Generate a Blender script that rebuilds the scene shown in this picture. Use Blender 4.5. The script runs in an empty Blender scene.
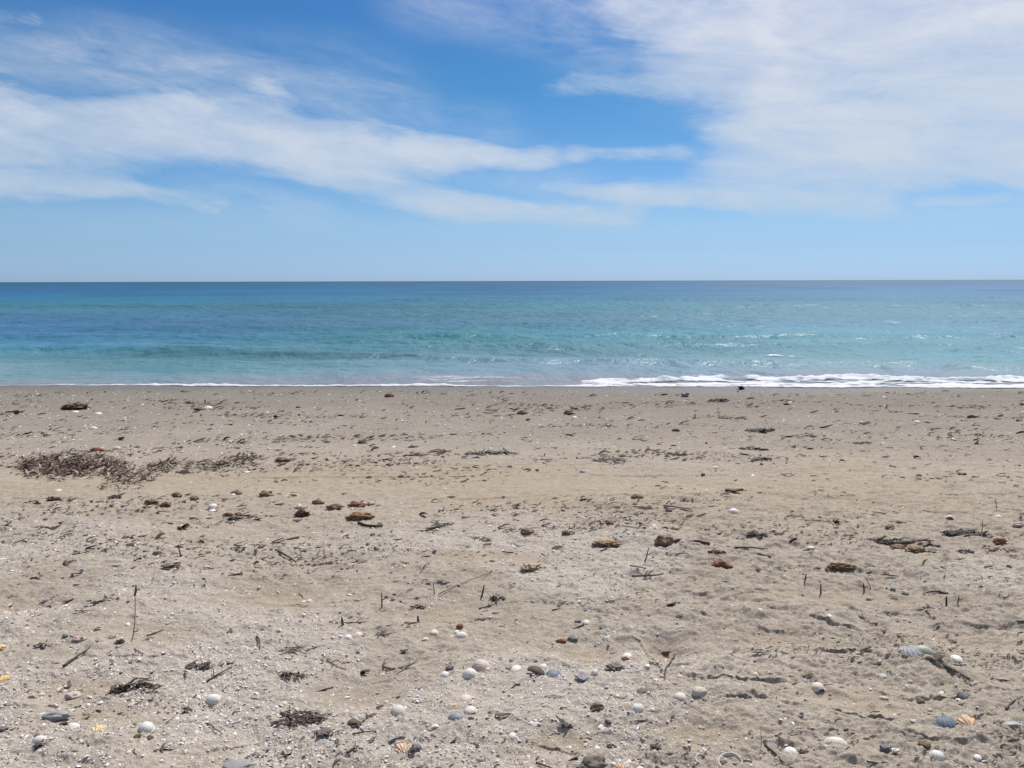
import bpy, math, random
import numpy as np
from mathutils import Matrix, Vector, Euler

R = math.radians
random.seed(7)
rng = np.random.default_rng(7)
scene = bpy.context.scene
COL = scene.collection

# ------------------------------------------------------------------ camera
CAM_H, FPX, PITCH, ROLL = 1.35, 788.0, R(7.455), R(-0.145)
W, H = 1024, 768
cam = bpy.data.cameras.new('camera')
cam.sensor_width = 36.0
cam.lens = 36.0 * FPX / W
cam.clip_start, cam.clip_end = 0.05, 40000
cam_o = bpy.data.objects.new('camera', cam)
COL.objects.link(cam_o)
CROT = Matrix.Rotation(math.pi / 2 - PITCH, 3, 'X') @ Matrix.Rotation(ROLL, 3, 'Z')
cam_o.matrix_world = Matrix.Translation((0, 0, CAM_H)) @ CROT.to_4x4()
scene.camera = cam_o

# ------------------------------------------------------------------ light
SUN_EL, SUN_AZ = R(57), R(28)            # azimuth clockwise from the view direction (+Y)
scene.view_settings.view_transform = 'Standard'
scene.view_settings.look = 'None'
scene.view_settings.exposure = 0.28
scene.view_settings.gamma = 1
sun = bpy.data.lights.new('sun', 'SUN')
sun.energy, sun.angle, sun.color = 4.5, R(0.6), (1.0, 0.965, 0.91)
sun_o = bpy.data.objects.new('sun', sun)
sd = Vector((math.sin(SUN_AZ) * math.cos(SUN_EL), math.cos(SUN_AZ) * math.cos(SUN_EL), math.sin(SUN_EL)))
sun_o.rotation_euler = sd.to_track_quat('Z', 'Y').to_euler()
COL.objects.link(sun_o)

def ray(px, py):
    d = CROT @ Vector(((px - W / 2) / FPX, (H / 2 - py) / FPX, -1.0))
    return d

def azel(px, py):
    d = ray(px, py).normalized()
    return math.degrees(math.atan2(d.x, d.y)), math.degrees(math.asin(d.z))

# ------------------------------------------------------------------ node helpers
class NT:
    def __init__(s, tree):
        s.t = tree
    def n(s, kind, ins=None, **props):
        nd = s.t.nodes.new(kind)
        for k, v in props.items():
            setattr(nd, k, v)
        for k, v in (ins or {}).items():
            if isinstance(v, bpy.types.NodeSocket):
                s.t.links.new(v, nd.inputs[k])
            else:
                nd.inputs[k].default_value = v
        return nd
    def m(s, op, a, b=0.0, c=0.0, clamp=False):
        nd = s.n('ShaderNodeMath', {0: a, 1: b, 2: c}, operation=op, use_clamp=clamp)
        return nd.outputs[0]
    def v(s, op, a, b=(0, 0, 0)):
        nd = s.n('ShaderNodeVectorMath', {0: a, 1: b}, operation=op)
        return nd.outputs[0]
    def dot(s, a, b):
        return s.n('ShaderNodeVectorMath', {0: a, 1: b}, operation='DOT_PRODUCT').outputs['Value']
    def length(s, a):
        return s.n('ShaderNodeVectorMath', {0: a}, operation='LENGTH').outputs['Value']
    def vscale(s, a, f):
        nd = s.n('ShaderNodeVectorMath', {0: a}, operation='SCALE')
        if isinstance(f, bpy.types.NodeSocket):
            s.t.links.new(f, nd.inputs['Scale'])
        else:
            nd.inputs['Scale'].default_value = f
        return nd.outputs[0]
    def rng(s, x, a, b, c=0.0, d=1.0, smooth=False):
        nd = s.n('ShaderNodeMapRange', {0: x, 1: a, 2: b, 3: c, 4: d}, clamp=True)
        if smooth:
            nd.interpolation_type = 'SMOOTHSTEP'
        return nd.outputs[0]
    def mix(s, f, a, b, blend='MIX'):
        nd = s.n('ShaderNodeMix', data_type='RGBA', blend_type=blend)
        for i, x in ((0, f), (6, a), (7, b)):
            if isinstance(x, bpy.types.NodeSocket):
                s.t.links.new(x, nd.inputs[i])
            else:
                nd.inputs[i].default_value = x if i == 0 else (*x[:3], 1)
        return nd.outputs[2]
    def noise(s, vec, scale, detail=4, rough=0.55, dist=0.0):
        return s.n('ShaderNodeTexNoise', {'Vector': vec, 'Scale': scale, 'Detail': detail, 'Roughness': rough, 'Distortion': dist})
    def comb(s, x, y, z=0.0):
        return s.n('ShaderNodeCombineXYZ', {0: x, 1: y, 2: z}).outputs[0]

# ------------------------------------------------------------------ sky: Nishita + thin cirrus in world directions
world = bpy.data.worlds.new('World')
scene.world = world
world.use_nodes = True
wt = world.node_tree
wt.nodes.clear()
N = NT(wt)
SKY_STRENGTH = 0.1
sky = N.n('ShaderNodeTexSky', sky_type='NISHITA', sun_disc=False, sun_elevation=SUN_EL, sun_rotation=SUN_AZ,
          altitude=0.0, air_density=1.0, dust_density=0.3, ozone_density=2.5)
gen = N.n('ShaderNodeTexCoord').outputs['Generated']
sep = N.n('ShaderNodeSeparateXYZ', {0: gen})
az = N.m('MULTIPLY', N.m('ARCTAN2', sep.outputs[0], sep.outputs[1]), 57.29578)
el = N.m('MULTIPLY', N.m('ARCSINE', sep.outputs[2]), 57.29578)
P0 = N.comb(az, el)
# streak direction of the cirrus: drops slightly to the right
ca, sa = math.cos(R(-7)), math.sin(R(-7))
along = N.m('ADD', N.m('MULTIPLY', az, ca), N.m('MULTIPLY', el, sa))
across = N.m('SUBTRACT', N.m('MULTIPLY', el, ca), N.m('MULTIPLY', az, sa))
S1 = N.comb(N.m('MULTIPLY', along, 0.055), N.m('MULTIPLY', across, 0.2), 3.1)
n_warp = N.noise(S1, 1.3, 4, 0.55)
warp = N.v('MULTIPLY', N.v('SUBTRACT', n_warp.outputs['Color'], (0.5, 0.5, 0.5)), (5.0, 2.2, 0))
P = N.v('ADD', P0, warp)
n_st = N.noise(N.comb(N.m('MULTIPLY', along, 0.10), N.m('MULTIPLY', across, 0.42), 9.7), 1.0, 8, 0.62, 0.6).outputs['Fac']
n_fine = N.noise(N.comb(N.m('MULTIPLY', along, 0.3), N.m('MULTIPLY', across, 0.8), 1.7), 1.3, 7, 0.65, 0.8).outputs['Fac']

CLOUDS = [  # x1, y1, x2, y2, radius px, softness, weight   (directions given by photo pixels)
    (-60, 134, 180, 126, 26, .78), (150, 128, 330, 150, 36, 1.0), (300, 140, 430, 158, 30, 0.95), (420, 150, 535, 156, 17, 0.85),
    (-80, 165, 120, 150, 36, .65), (330, 172, 480, 205, 20, 0.8), (450, 205, 620, 218, 17, 0.8), (190, 104, 265, 98, 20, 0.6),
    (-60, 182, 90, 186, 15, .62), (80, 186, 205, 207, 11, .6), (-60, 44, 60, 64, 30, 0.25), (90, 45, 125, 50, 16, .40), (-40, 8, 25, 15, 13, .42),
    (200, 65, 300, 80, 30, .3), (830, -30, 1100, -20, 80, 1.0), (830, 40, 1100, 60, 85, 1.15), (700, 50, 800, 55, 34, .8), (640, 10, 720, 10, 30, .55), (570, 80, 660, 86, 16, .55),
    (870, 120, 1000, 110, 62, 1.05), (750, 168, 900, 160, 32, .8), (760, 120, 850, 130, 26, .7), (640, 190, 860, 200, 20, .72), (555, 186, 680, 196, 12, .75), (575, 151, 680, 152, 10, .7),
    (900, 140, 1060, 120, 40, .8), (925, 202, 1000, 198, 7, .6), (560, 0, 640, 15, 24, .36), (480, 0, 540, 5, 20, .2),
    (1060, 60, 1500, 60, 140, .8), (-700, 80, -120, 120, 80, .7),
]
VEILS = [(120, 70, 330, 85, 42, .8), (-40, 60, 100, 70, 45, .7), (470, 0, 620, 30, 40, .8), (380, 110, 470, 130, 26, .6), (590, 60, 700, 100, 26, .4),
         (480, 180, 560, 185, 22, .8), (200, 195, 300, 215, 20, .8), (880, 190, 1010, 200, 22, .8), (-100, 230, 1100, 238, 26, .45)]
def ang(x, y):
    if 0 <= x <= W:
        return azel(x, y)
    xc = min(max(x, 0), W)
    a0, e0 = azel(xc, y)
    return a0 + (x - xc) * 0.055, e0
def field(items):
    F = None
    for x1, y1, x2, y2, r, w in items:
        a, b = ang(x1, y1), ang(x2, y2)
        dx, dy = b[0] - a[0], b[1] - a[1]
        L2 = dx * dx + dy * dy + 1e-6
        k = 2.2                                   # streaks fade slowly lengthwise, fast across
        rd = r * 0.0727
        pa = N.v('SUBTRACT', P, (a[0], a[1], 0))
        h = N.m('MULTIPLY', N.dot(pa, (dx, dy, 0)), 1 / L2, clamp=True)
        df = N.v('SUBTRACT', pa, N.vscale(N.comb(dx, dy), h))
        d = N.length(N.v('MULTIPLY', df, (1 / k, 1, 0)))
        f = N.rng(d, rd * 0.15, rd * 1.3, w, 0.0, True)
        F = f if F is None else N.m('SUBTRACT', N.m('ADD', F, f), N.m('MULTIPLY', F, N.m('MINIMUM', f, 1.0)))
    return F
F, F2 = field(CLOUDS), field(VEILS)
edge = N.m('MULTIPLY', N.m('SUBTRACT', n_st, 0.5), 1.5)
fine = N.m('MULTIPLY', N.m('SUBTRACT', n_fine, 0.5), 0.55)
calm = N.rng(F, .5, 1.15, 1.0, .35)
dens = N.rng(N.m('ADD', F, N.m('MULTIPLY', N.m('ADD', edge, fine), calm)), 0.2, 1.12, 0, 1, True)
dens = N.m('MULTIPLY', dens, N.rng(F, 0.02, 0.35, 0, 1, True))
n_thin = N.noise(N.comb(N.m('MULTIPLY', along, 0.07), N.m('MULTIPLY', across, 0.22), 5.2), 1.6, 7, 0.62, 0.5).outputs['Fac']
dens = N.m('MULTIPLY', dens, N.m('ADD', N.rng(n_thin, .36, (.62), .66, .97), N.rng(F, .95, 1.2, 0, .14), clamp=True))
dens = N.m('MAXIMUM', dens, N.m('MULTIPLY', F2, N.m('MULTIPLY', N.rng(n_st, .30, .72, .05, .75), N.rng(n_fine, .3, .65, .5, .9))))
# elsewhere in the sky: a loose scatter of the same cirrus
away = N.rng(N.m('ABSOLUTE', az), 45, 70, 0, 1, True)
n_far = N.noise(gen, 2.2, 6, 0.6).outputs['Fac']
dens = N.m('MAXIMUM', dens, N.m('MULTIPLY', away, N.rng(n_far, 0.5, 0.75, 0, 0.7, True)))
fill_veil = N.m('MULTIPLY', N.rng(el, 23, 40, 0, 1, True), N.rng(n_far, .3, .6, .25, .65))  # unseen veil above the frame, added for neutral fill light
dens = N.m('MULTIPLY', dens, N.rng(el, 1.5, 5.5, 0.0, 0.95, True))
dens = N.m('MAXIMUM', dens, fill_veil)
skyc = N.n('ShaderNodeHueSaturation', {'Hue': 0.5, 'Saturation': 1.0, 'Value': 1.0, 'Color': sky.outputs[0]}).outputs[0]
TINT = N.n('ShaderNodeValToRGB')
N.t.links.new(N.rng(el, 0, 60), TINT.inputs[0])
_st = [(0.0, (.40, .625, 1.20)), (0.9, (.395, .60, 1.12)), (2.3, (.40, .575, .93)), (4.1, (.435, .60, .85)), (13.1, (.235, .52, .72)), (19.3, (.218, .475, .74)), (50, (.46, .64, .80))]
_st = [(p_, tuple(v_ / 1.3 for v_ in c_)) for p_, c_ in _st]
while len(TINT.color_ramp.elements) < len(_st):
    TINT.color_ramp.elements.new(.5)
for e_, (p_, c_) in zip(TINT.color_ramp.elements, _st):
    e_.position, e_.color = p_ / 60, (*c_, 1)
SKYMUL = N.vscale(TINT.outputs[0], 1.3)
skyc = N.mix(1.0, skyc, SKYMUL, 'MULTIPLY')
cloudc = N.mix(N.rng(el, 3, 20), (4.5, 5.25, 6.1), (6.5, 6.65, 7.25))
colr = N.mix(dens, skyc, cloudc)
bg = N.n('ShaderNodeBackground', {'Color': colr, 'Strength': SKY_STRENGTH})
wo = N.n('ShaderNodeOutputWorld', {'Surface': bg.outputs[0]})

# ------------------------------------------------------------------ numpy noise
def _hash(ix, iy, seed):
    n = (ix * 374761393 + iy * 668265263 + seed * 362437) & 0xffffffff
    n = ((n ^ (n >> 13)) * 1274126177) & 0xffffffff
    n = ((n ^ (n >> 15)) * 2246822519) & 0xffffffff
    return ((n ^ (n >> 16)) & 0xffff) / 65535.0

def vnoise(x, y, seed=0):
    x = np.asarray(x, float); y = np.asarray(y, float)
    ix = np.floor(x).astype(np.int64); iy = np.floor(y).astype(np.int64)
    fx, fy = x - ix, y - iy
    fx = fx * fx * fx * (fx * (fx * 6 - 15) + 10); fy = fy * fy * fy * (fy * (fy * 6 - 15) + 10)
    a, b = _hash(ix, iy, seed), _hash(ix + 1, iy, seed)
    c, d = _hash(ix, iy + 1, seed), _hash(ix + 1, iy + 1, seed)
    return (a + (b - a) * fx) * (1 - fy) + (c + (d - c) * fx) * fy - 0.5

def fbm(x, y, octs=4, seed=0, gain=0.5):
    t, a = 0, 1.0
    for i in range(octs):
        # rotate each octave to hide the lattice
        th = 0.6 + i * 1.1
        xr, yr = x * math.cos(th) - y * math.sin(th), x * math.sin(th) + y * math.cos(th)
        t = t + a * vnoise(xr * 2 ** i + 17.3 * i, yr * 2 ** i - 9.1 * i, seed + i)
        a *= gain
    return t

def sstep(a, b, x):
    t = np.clip((np.asarray(x, float) - a) / (b - a), 0, 1)
    return t * t * (3 - 2 * t)

# ------------------------------------------------------------------ beach shape
SEA_Z = -0.24
def ray_plane(px, py, z):
    d = ray(px, py)
    t = (z - CAM_H) / d.z
    return d.x * t, d.y * t
_sh = [ray_plane(px, py, SEA_Z) for px, py in [(-420, 385.6), (-200, 386.2), (0, 386.4), (110, 386.0), (250, 386.6), (400, 386.2), (512, 386.8),
                                              (600, 387.2), (690, 387.2), (780, 387.7), (900, 387.9), (1024, 388.6), (1250, 389.5), (1450, 390)]]
SHX, SHY = np.array([p[0] for p in _sh]), np.array([p[1] for p in _sh])
def shore_y(x):
    return np.interp(x, SHX, SHY)

def base_h(x, y):
    x = np.asarray(x, float); y = np.asarray(y, float)
    yy = y + (11.9 - shore_y(x)) * sstep(3, 11, y)
    z = -0.030 * np.maximum(yy - 3.95, 0) ** 1.0
    z = z - 0.05 * np.maximum(yy - 11.95, 0)
    return np.maximum(z, -4.0)

def at(px, py):
    d = ray(px, py)
    z = 0.0
    for _ in range(40):
        t = (z - CAM_H) / d.z
        z = 0.5 * z + 0.5 * float(base_h(d.x * t, d.y * t))
    return d.x * t, d.y * t

def px_m(x, y):
    """metres that one pixel covers at ground point x, y"""
    v = CROT.transposed() @ Vector((x, y, -CAM_H))
    return -v.z / FPX

# little scarps in the sand (polyline in photo pixels, height m)
LEDGES = [
    ([(735, 709), (764, 708), (800, 713), (826, 716), (845, 721), (862, 723), (886, 727)], .030),
    ([(690, 684), (720, 683), (750, 687), (775, 688), (800, 690)], .026),
    ([(752, 707), (770, 710)], .015),
    ([(800, 618), (826, 626), (845, 632), (872, 637)], .030),
    ([(820, 648), (840, 652), (866, 650), (885, 660), (905, 664)], .028),
    ([(930, 664), (945, 672), (960, 682), (968, 688)], .030),
    ([(880, 692), (910, 698), (945, 698), (990, 694), (1023, 699)], .020),
    ([(690, 595), (725, 601), (760, 597)], .016),
    ([(640, 640), (665, 652), (673, 670), (668, 686)], .020),
    ([(255, 598), (290, 601), (330, 598), (372, 596)], .016),
    ([(430, 617), (460, 619), (490, 617)], .014),
    ([(0, 618), (30, 606), (55, 600)], .012),
    ([(740, 574), (790, 583), (850, 590), (900, 592)], .012),
    ([(860, 612), (920, 616), (980, 626), (1023, 628)], .014),
    ([(930, 718), (960, 724), (985, 720)], .016),
    ([(600, 735), (640, 742), (668, 752)], .018),
    ([(650, 660), (690, 668), (730, 672)], .014),
    ([(270, 712), (300, 707), (330, 712)], .020),
    ([(200, 752), (235, 742), (262, 735)], .016),
    ([(0, 556), (40, 553), (90, 548)], .010),
    ([(560, 600), (600, 606), (640, 604)], .012),
    ([(380, 668), (415, 667), (440, 660)], .016),
    ([(900, 740), (930, 747), (960, 752)], .016),
    ([(700, 620), (740, 628), (790, 634)], .014),
    ([(100, 655), (150, 660), (190, 655)], .012),
    ([(540, 742), (570, 748), (600, 757)], .014),
    ([(30, 722), (60, 716), (100, 712)], .012),
    ([(985, 655), (1010, 662), (1040, 664)], .014),
]
LEDGE_W = []
for pts, amp in LEDGES:
    g = [at(*p) for p in pts]
    o = sorted(range(len(g)), key=lambda i: g[i][0])
    LEDGE_W.append((np.array([g[i][0] for i in o]), np.array([g[i][1] for i in o]), amp))

# smooth scooped hollows (photo pixel, radius px across, radius px deep, depth m)
HOLLOWS = [((30, 604), 42, 9, .022), ((290, 592), 60, 13, .024), ((440, 612), 55, 10, .018), ((85, 690), 60, 14, .018), ((590, 650), 40, 14, .02),
           ((660, 648), 22, 12, .035), ((700, 735), 60, 16, .018), ((960, 640), 60, 10, .016), ((360, 690), 60, 16, .014), ((880, 715), 60, 10, .02),
           ((340, 765), 70, 12, .03), ((850, 700), 70, 12, .02), ((560, 740), 60, 16, .014), ((140, 630), 60, 10, .012), ((780, 640), 60, 10, .02),
           ((520, 480), 330, 12, .02), ((100, 715), 50, 14, .012), ((480, 560), 100, 8, .01), ((200, 540), 120, 8, .012), ((850, 600), 80, 8, .014)]
HOL_W = []
for (px, py), rx, ry, dep in HOLLOWS:
    x, y = at(px, py)
    y2 = at(px, py - ry)[1]
    HOL_W.append((x, y, rx * px_m(x, y), abs(y2 - y), dep))

def hollow_mask(x, y):
    t = np.zeros_like(x)
    for hx, hy, rx, ry, dep in HOL_W:
        q = ((x - hx) / rx) ** 2 + ((y - hy) / ry) ** 2
        t = np.maximum(t, np.exp(-q * 1.2))
    return t

def ground_h(x, y, micro=True):
    x = np.asarray(x, float); y = np.asarray(y, float)
    z = base_h(x, y)
    near = 1 - 0.62 * sstep(3.8, 6.5, y)
    near = near * (1 - 0.75 * sstep(8.0, 10.8, y))
    wx = x + 0.05 * fbm(x * 5, y * 5, 2, 91); wy = y + 0.05 * fbm(x * 5, y * 5, 2, 77) + 0.12 * x
    z = z + near * 0.045 * fbm(wx * 0.9, wy * 1.3, 2, 3)
    hm = hollow_mask(x, y)
    right = sstep(0.0, 0.9, x) * 0.55 + 0.80
    rough = (1 - 0.6 * hm) * right
    ridge = 1 - 2 * np.abs(fbm(wx * 3.0, wy * 6.5, 3, 21))
    z = z + near * rough * (0.020 * fbm(wx * 3.2, wy * 5.0, 3, 11) + 0.010 * ridge)
    if micro:
        z = z + near * rough * (0.013 * fbm(wx * 10, wy * 17, 2, 31) + 0.011 * np.maximum(fbm(wx * 26, wy * 36, 2, 41), -0.05)
                                + 0.0062 * fbm(wx * 70, wy * 90, 2, 51))
    for hx, hy, rx, ry, dep in HOL_W:
        q = ((x - hx) / rx) ** 2 + ((y - hy) / ry) ** 2
        z = z - dep * np.exp(-q)
    for i, (lx, ly, amp) in enumerate(LEDGE_W):
        m = (x > lx[0] - .12) & (x < lx[-1] + .12) & (y > ly.min() - .15) & (y < ly.max() + .5)
        if not np.any(m):
            continue
        xs, ys = x[m], y[m]
        t = ys - np.interp(xs, lx, ly) + 0.022 * fbm(xs * 14, ys * 4, 3, 200 + i) + 0.020 * fbm(xs * 36, ys * 36, 3, 300 + i)
        win = sstep(lx[0] - .1, lx[0] + .05, xs) * (1 - sstep(lx[-1] - .05, lx[-1] + .1, xs))
        vary = np.clip(0.75 + 1.3 * fbm(xs * 8, ys * 0 + i, 2, 400 + i), 0.15, 1.3)
        z[m] = z[m] + .32 * amp * win * vary * (sstep(-.004, .004, t) * np.exp(-np.maximum(t, 0) / .10) - 0.45 * np.exp(-np.maximum(-t, 0) / .035) * (t < 0))
    return z

TRACKS = [(476, .006), (470.5, .004), (497, .004), (466, .003)]        # faint straight grooves along the shore (photo row, depth)
_trk = [(at(512, r_)[1], d_) for r_, d_ in TRACKS]
_ground0 = ground_h
def ground_h(x, y, micro=True):
    z = _ground0(x, y, micro)
    for k, (ty, d_) in enumerate(_trk):
        q = (y - ty - .02 * np.asarray(x) - .015 * fbm(np.asarray(x) * .6, np.asarray(x) * 0, 2, 960 + k)) / .013
        br = np.clip(.6 + 1.6 * fbm(np.asarray(x) * .7, np.asarray(x) * 0 + 4, 2, 970 + k), 0, 1)
        z = z + d_ * br * (-np.exp(-q * q) + .9 * np.exp(-(q - 2.2) ** 2))
    return z

def gh(x, y):
    return float(ground_h(np.array([x]), np.array([y]))[0])

# ------------------------------------------------------------------ mesh helpers
def grid_mesh(name, X, Y, Z, attrs=None, keep=None, smooth=True):
    nr, nc = X.shape
    co = np.stack([X.ravel(), Y.ravel(), Z.ravel()], 1).astype(np.float32)
    i = np.arange((nr - 1) * (nc - 1)); r, c = i // (nc - 1), i % (nc - 1)
    q = np.stack([r * nc + c, r * nc + c + 1, (r + 1) * nc + c + 1, (r + 1) * nc + c], 1)
    if keep is not None:
        q = q[keep.ravel()]
        used = np.unique(q)
        remap = np.full(nr * nc, -1); remap[used] = np.arange(len(used))
        co = co[used]; q = remap[q]
    else:
        used = None
    me = raw_mesh(name, co, q, smooth)
    for k, a in (attrs or {}).items():
        a = np.asarray(a, np.float32)
        if a.ndim == 3:
            a = a.reshape(-1, 3)
            if used is not None: a = a[used]
            at_ = me.attributes.new(k, 'FLOAT_COLOR', 'POINT')
            at_.data.foreach_set('color', np.concatenate([a, np.ones((len(a), 1), np.float32)], 1).ravel())
        else:
            a = a.ravel()
            if used is not None: a = a[used]
            at_ = me.attributes.new(k, 'FLOAT', 'POINT')
            at_.data.foreach_set('value', a)
    return me

def raw_mesh(name, co, faces, smooth=True):
    """faces: (n, k) int array, all the same size"""
    me = bpy.data.meshes.new(name)
    n, k = faces.shape
    me.vertices.add(len(co)); me.vertices.foreach_set('co', np.asarray(co, np.float32).ravel())
    me.loops.add(n * k); me.loops.foreach_set('vertex_index', faces.astype(np.int32).ravel())
    me.polygons.add(n); me.polygons.foreach_set('loop_start', np.arange(0, n * k, k, dtype=np.int32))
    me.polygons.foreach_set('use_smooth', np.full(n, smooth))
    me.update(calc_edges=True); me.validate()
    return me

def py_mesh(name, verts, faces, smooth=True):
    me = bpy.data.meshes.new(name)
    me.from_pydata([tuple(v) for v in verts], [], [tuple(f) for f in faces])
    me.update()
    if smooth:
        me.polygons.foreach_set('use_smooth', np.full(len(me.polygons), True))
    return me

def link(name, me, mat=None, parent=None):
    o = bpy.data.objects.new(name, me)
    COL.objects.link(o)
    if mat is not None:
        if len(me.materials) == 0:
            me.materials.append(mat)
    if parent is not None:
        o.parent = parent
    return o

def tag(o, label=None, cat=None, group=None, kind=None):
    for k, v in (('label', label), ('category', cat), ('group', group), ('kind', kind)):
        if v:
            o[k] = v
    return o

# ------------------------------------------------------------------ materials
def new_mat(name):
    m = bpy.data.materials.new(name)
    m.use_nodes = True
    m.node_tree.nodes.clear()
    return m, NT(m.node_tree)

def finish(T, color, rough=0.8, bump=None, bump_d=0.001, bump_s=1.0, spec=0.3):
    p = T.n('ShaderNodeBsdfPrincipled', {'Base Color': color, 'Roughness': rough, 'Specular IOR Level': spec})
    if bump is not None:
        b = T.n('ShaderNodeBump', {'Height': bump, 'Distance': bump_d, 'Strength': bump_s})
        T.t.links.new(b.outputs[0], p.inputs['Normal'])
    T.n('ShaderNodeOutputMaterial', {'Surface': p.outputs[0]})
    return p

def rnd_of(T):
    a = T.n('ShaderNodeAttribute', attribute_name='rnd').outputs['Fac']
    b = T.n('ShaderNodeObjectInfo').outputs['Random']
    return T.m('FRACT', T.m('ADD', T.m('MULTIPLY', a, 7.31), b))

def simple_mat(name, cols, rough=0.7, nscale=90, bump_d=0.0006, spec=0.3, spots=None):
    """cols: 2-4 colours, chosen per piece; noise mottles each piece"""
    m, T = new_mat(name)
    r = rnd_of(T)
    geo = T.n('ShaderNodeTexCoord').outputs['Object']
    nz = T.noise(geo, nscale, 4, 0.6)
    ramp = T.n('ShaderNodeValToRGB')
    cr = ramp.color_ramp
    while len(cr.elements) < len(cols):
        cr.elements.new(0.5)
    for i, c in enumerate(cols):
        cr.elements[i].position = i / max(1, len(cols) - 1)
        cr.elements[i].color = (*c, 1)
    fac = T.m('ADD', r, T.m('MULTIPLY', T.m('SUBTRACT', nz.outputs['Fac'], 0.5), 0.9), clamp=True)
    T.t.links.new(fac, ramp.inputs[0])
    col = ramp.outputs[0]
    n2 = T.noise(geo, nscale * 4, 3, 0.6).outputs['Fac']
    col = T.mix(1.0, col, T.mix(n2, (0.72, 0.72, 0.72), (1.2, 1.2, 1.2)), 'MULTIPLY')
    if spots:
        n3 = T.noise(geo, nscale * .8, 2, 0.5).outputs['Fac']
        col = T.mix(T.rng(n3, 0.56, 0.64), col, spots)
    finish(T, col, rough, T.m('ADD', nz.outputs['Fac'], n2), bump_d, 0.8, spec)
    return m

M = {
    'white_shell': simple_mat('white shell', [(.60, .57, .52), (.70, .67, .63), (.56, .50, .43)], .55, 6, spots=(.50, .45, .38)),
    'cream_shell': simple_mat('cream shell', [(.56, .48, .38), (.62, .55, .45)], .6, 6, spots=(.42, .35, .27)),
    'orange_shell': simple_mat('orange shell', [(.44, .25, .14), (.54, .38, .26)], .5, 6, spots=(.66, .52, .38)),
    'yellow_shell': simple_mat('yellow shell', [(.62, .42, .14), (.64, .50, .27)], .5, 6, spots=(.55, .30, .10)),
    'pink_shell': simple_mat('pink shell', [(.52, .40, .34), (.58, .47, .41)], .5, 6),
    'grey_shell': simple_mat('grey shell', [(.20, .21, .23), (.33, .33, .33)], .5, 6),
    'blue_shell': simple_mat('blue grey shell', [(.10, .12, .15), (.17, .195, .225)], .5, 6),
    'green_grey': simple_mat('green grey shell', [(.30, .32, .28), (.36, .38, .33)], .5, 6),
    'beige_stone': simple_mat('beige stone', [(.42, .37, .29), (.47, .42, .34)], .6, 4),
    'grey_stone': simple_mat('grey stone', [(.17, .17, .18), (.30, .29, .28)], .7, 4),
    'slate_stone': simple_mat('slate stone', [(.10, .098, .098), (.175, .168, .16)], .6, 4),
    'brown_stone': simple_mat('brown stone', [(.13, .08, .052), (.20, .13, .085)], .75, 4, spots=(.30, .20, .13)),
    'rust_stone': simple_mat('red brown stone', [(.16, .06, .035), (.24, .11, .07)], .8, 4),
    'brick': simple_mat('brick', [(.28, .12, .08), (.33, .16, .11)], .9, 4),
    'pale_stone': simple_mat('pale pink stone', [(.38, .30, .25), (.44, .38, .33)], .7, 4),
    'weed': simple_mat('dry dark seaweed', [(.042, .030, .023), (.08, .058, .045), (.13, .10, .08)], .75, 9),
    'crumbs': simple_mat('weed crumbs', [(.034, .024, .018), (.068, .048, .036), (.12, .09, .066), (.045, .033, .025)], .8, 80),
    'weed_black': simple_mat('black seaweed', [(.026, .021, .018), (.055, .044, .037), (.09, .072, .06)], .6, 9),
    'weed_brown': simple_mat('brown seaweed', [(.07, .04, .024), (.115, .07, .044)], .75, 9),
    'weed_grey': simple_mat('bleached seaweed', [(.09, .078, .068), (.16, .14, .122)], .8, 9),
    'weed_mix': simple_mat('mixed seaweed strips', [(.075, .047, .034), (.135, .088, .064), (.22, .165, .13), (.44, .39, .33)], .8, 60),
    'weed_orange': simple_mat('orange sponge weed', [(.20, .115, .06), (.29, .19, .11)], .85, 9),
    'weed_yellow': simple_mat('yellow weed', [(.34, .255, .15), (.40, .32, .22)], .85, 9),
    'twig': simple_mat('dark twig', [(.045, .033, .025), (.08, .06, .046)], .8, 9),
    'twig_pale': simple_mat('pale twig', [(.22, .18, .14), (.33, .28, .23)], .85, 9),
    'clod': simple_mat('sand clod', [(.18, .155, .125), (.22, .19, .155)], .95, 9, 0.002),
    'chips': simple_mat('shell chips', [(.66, .63, .60), (.52, .45, .42), (.74, .73, .71), (.40, .33, .28)], .55, 60),
}

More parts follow.
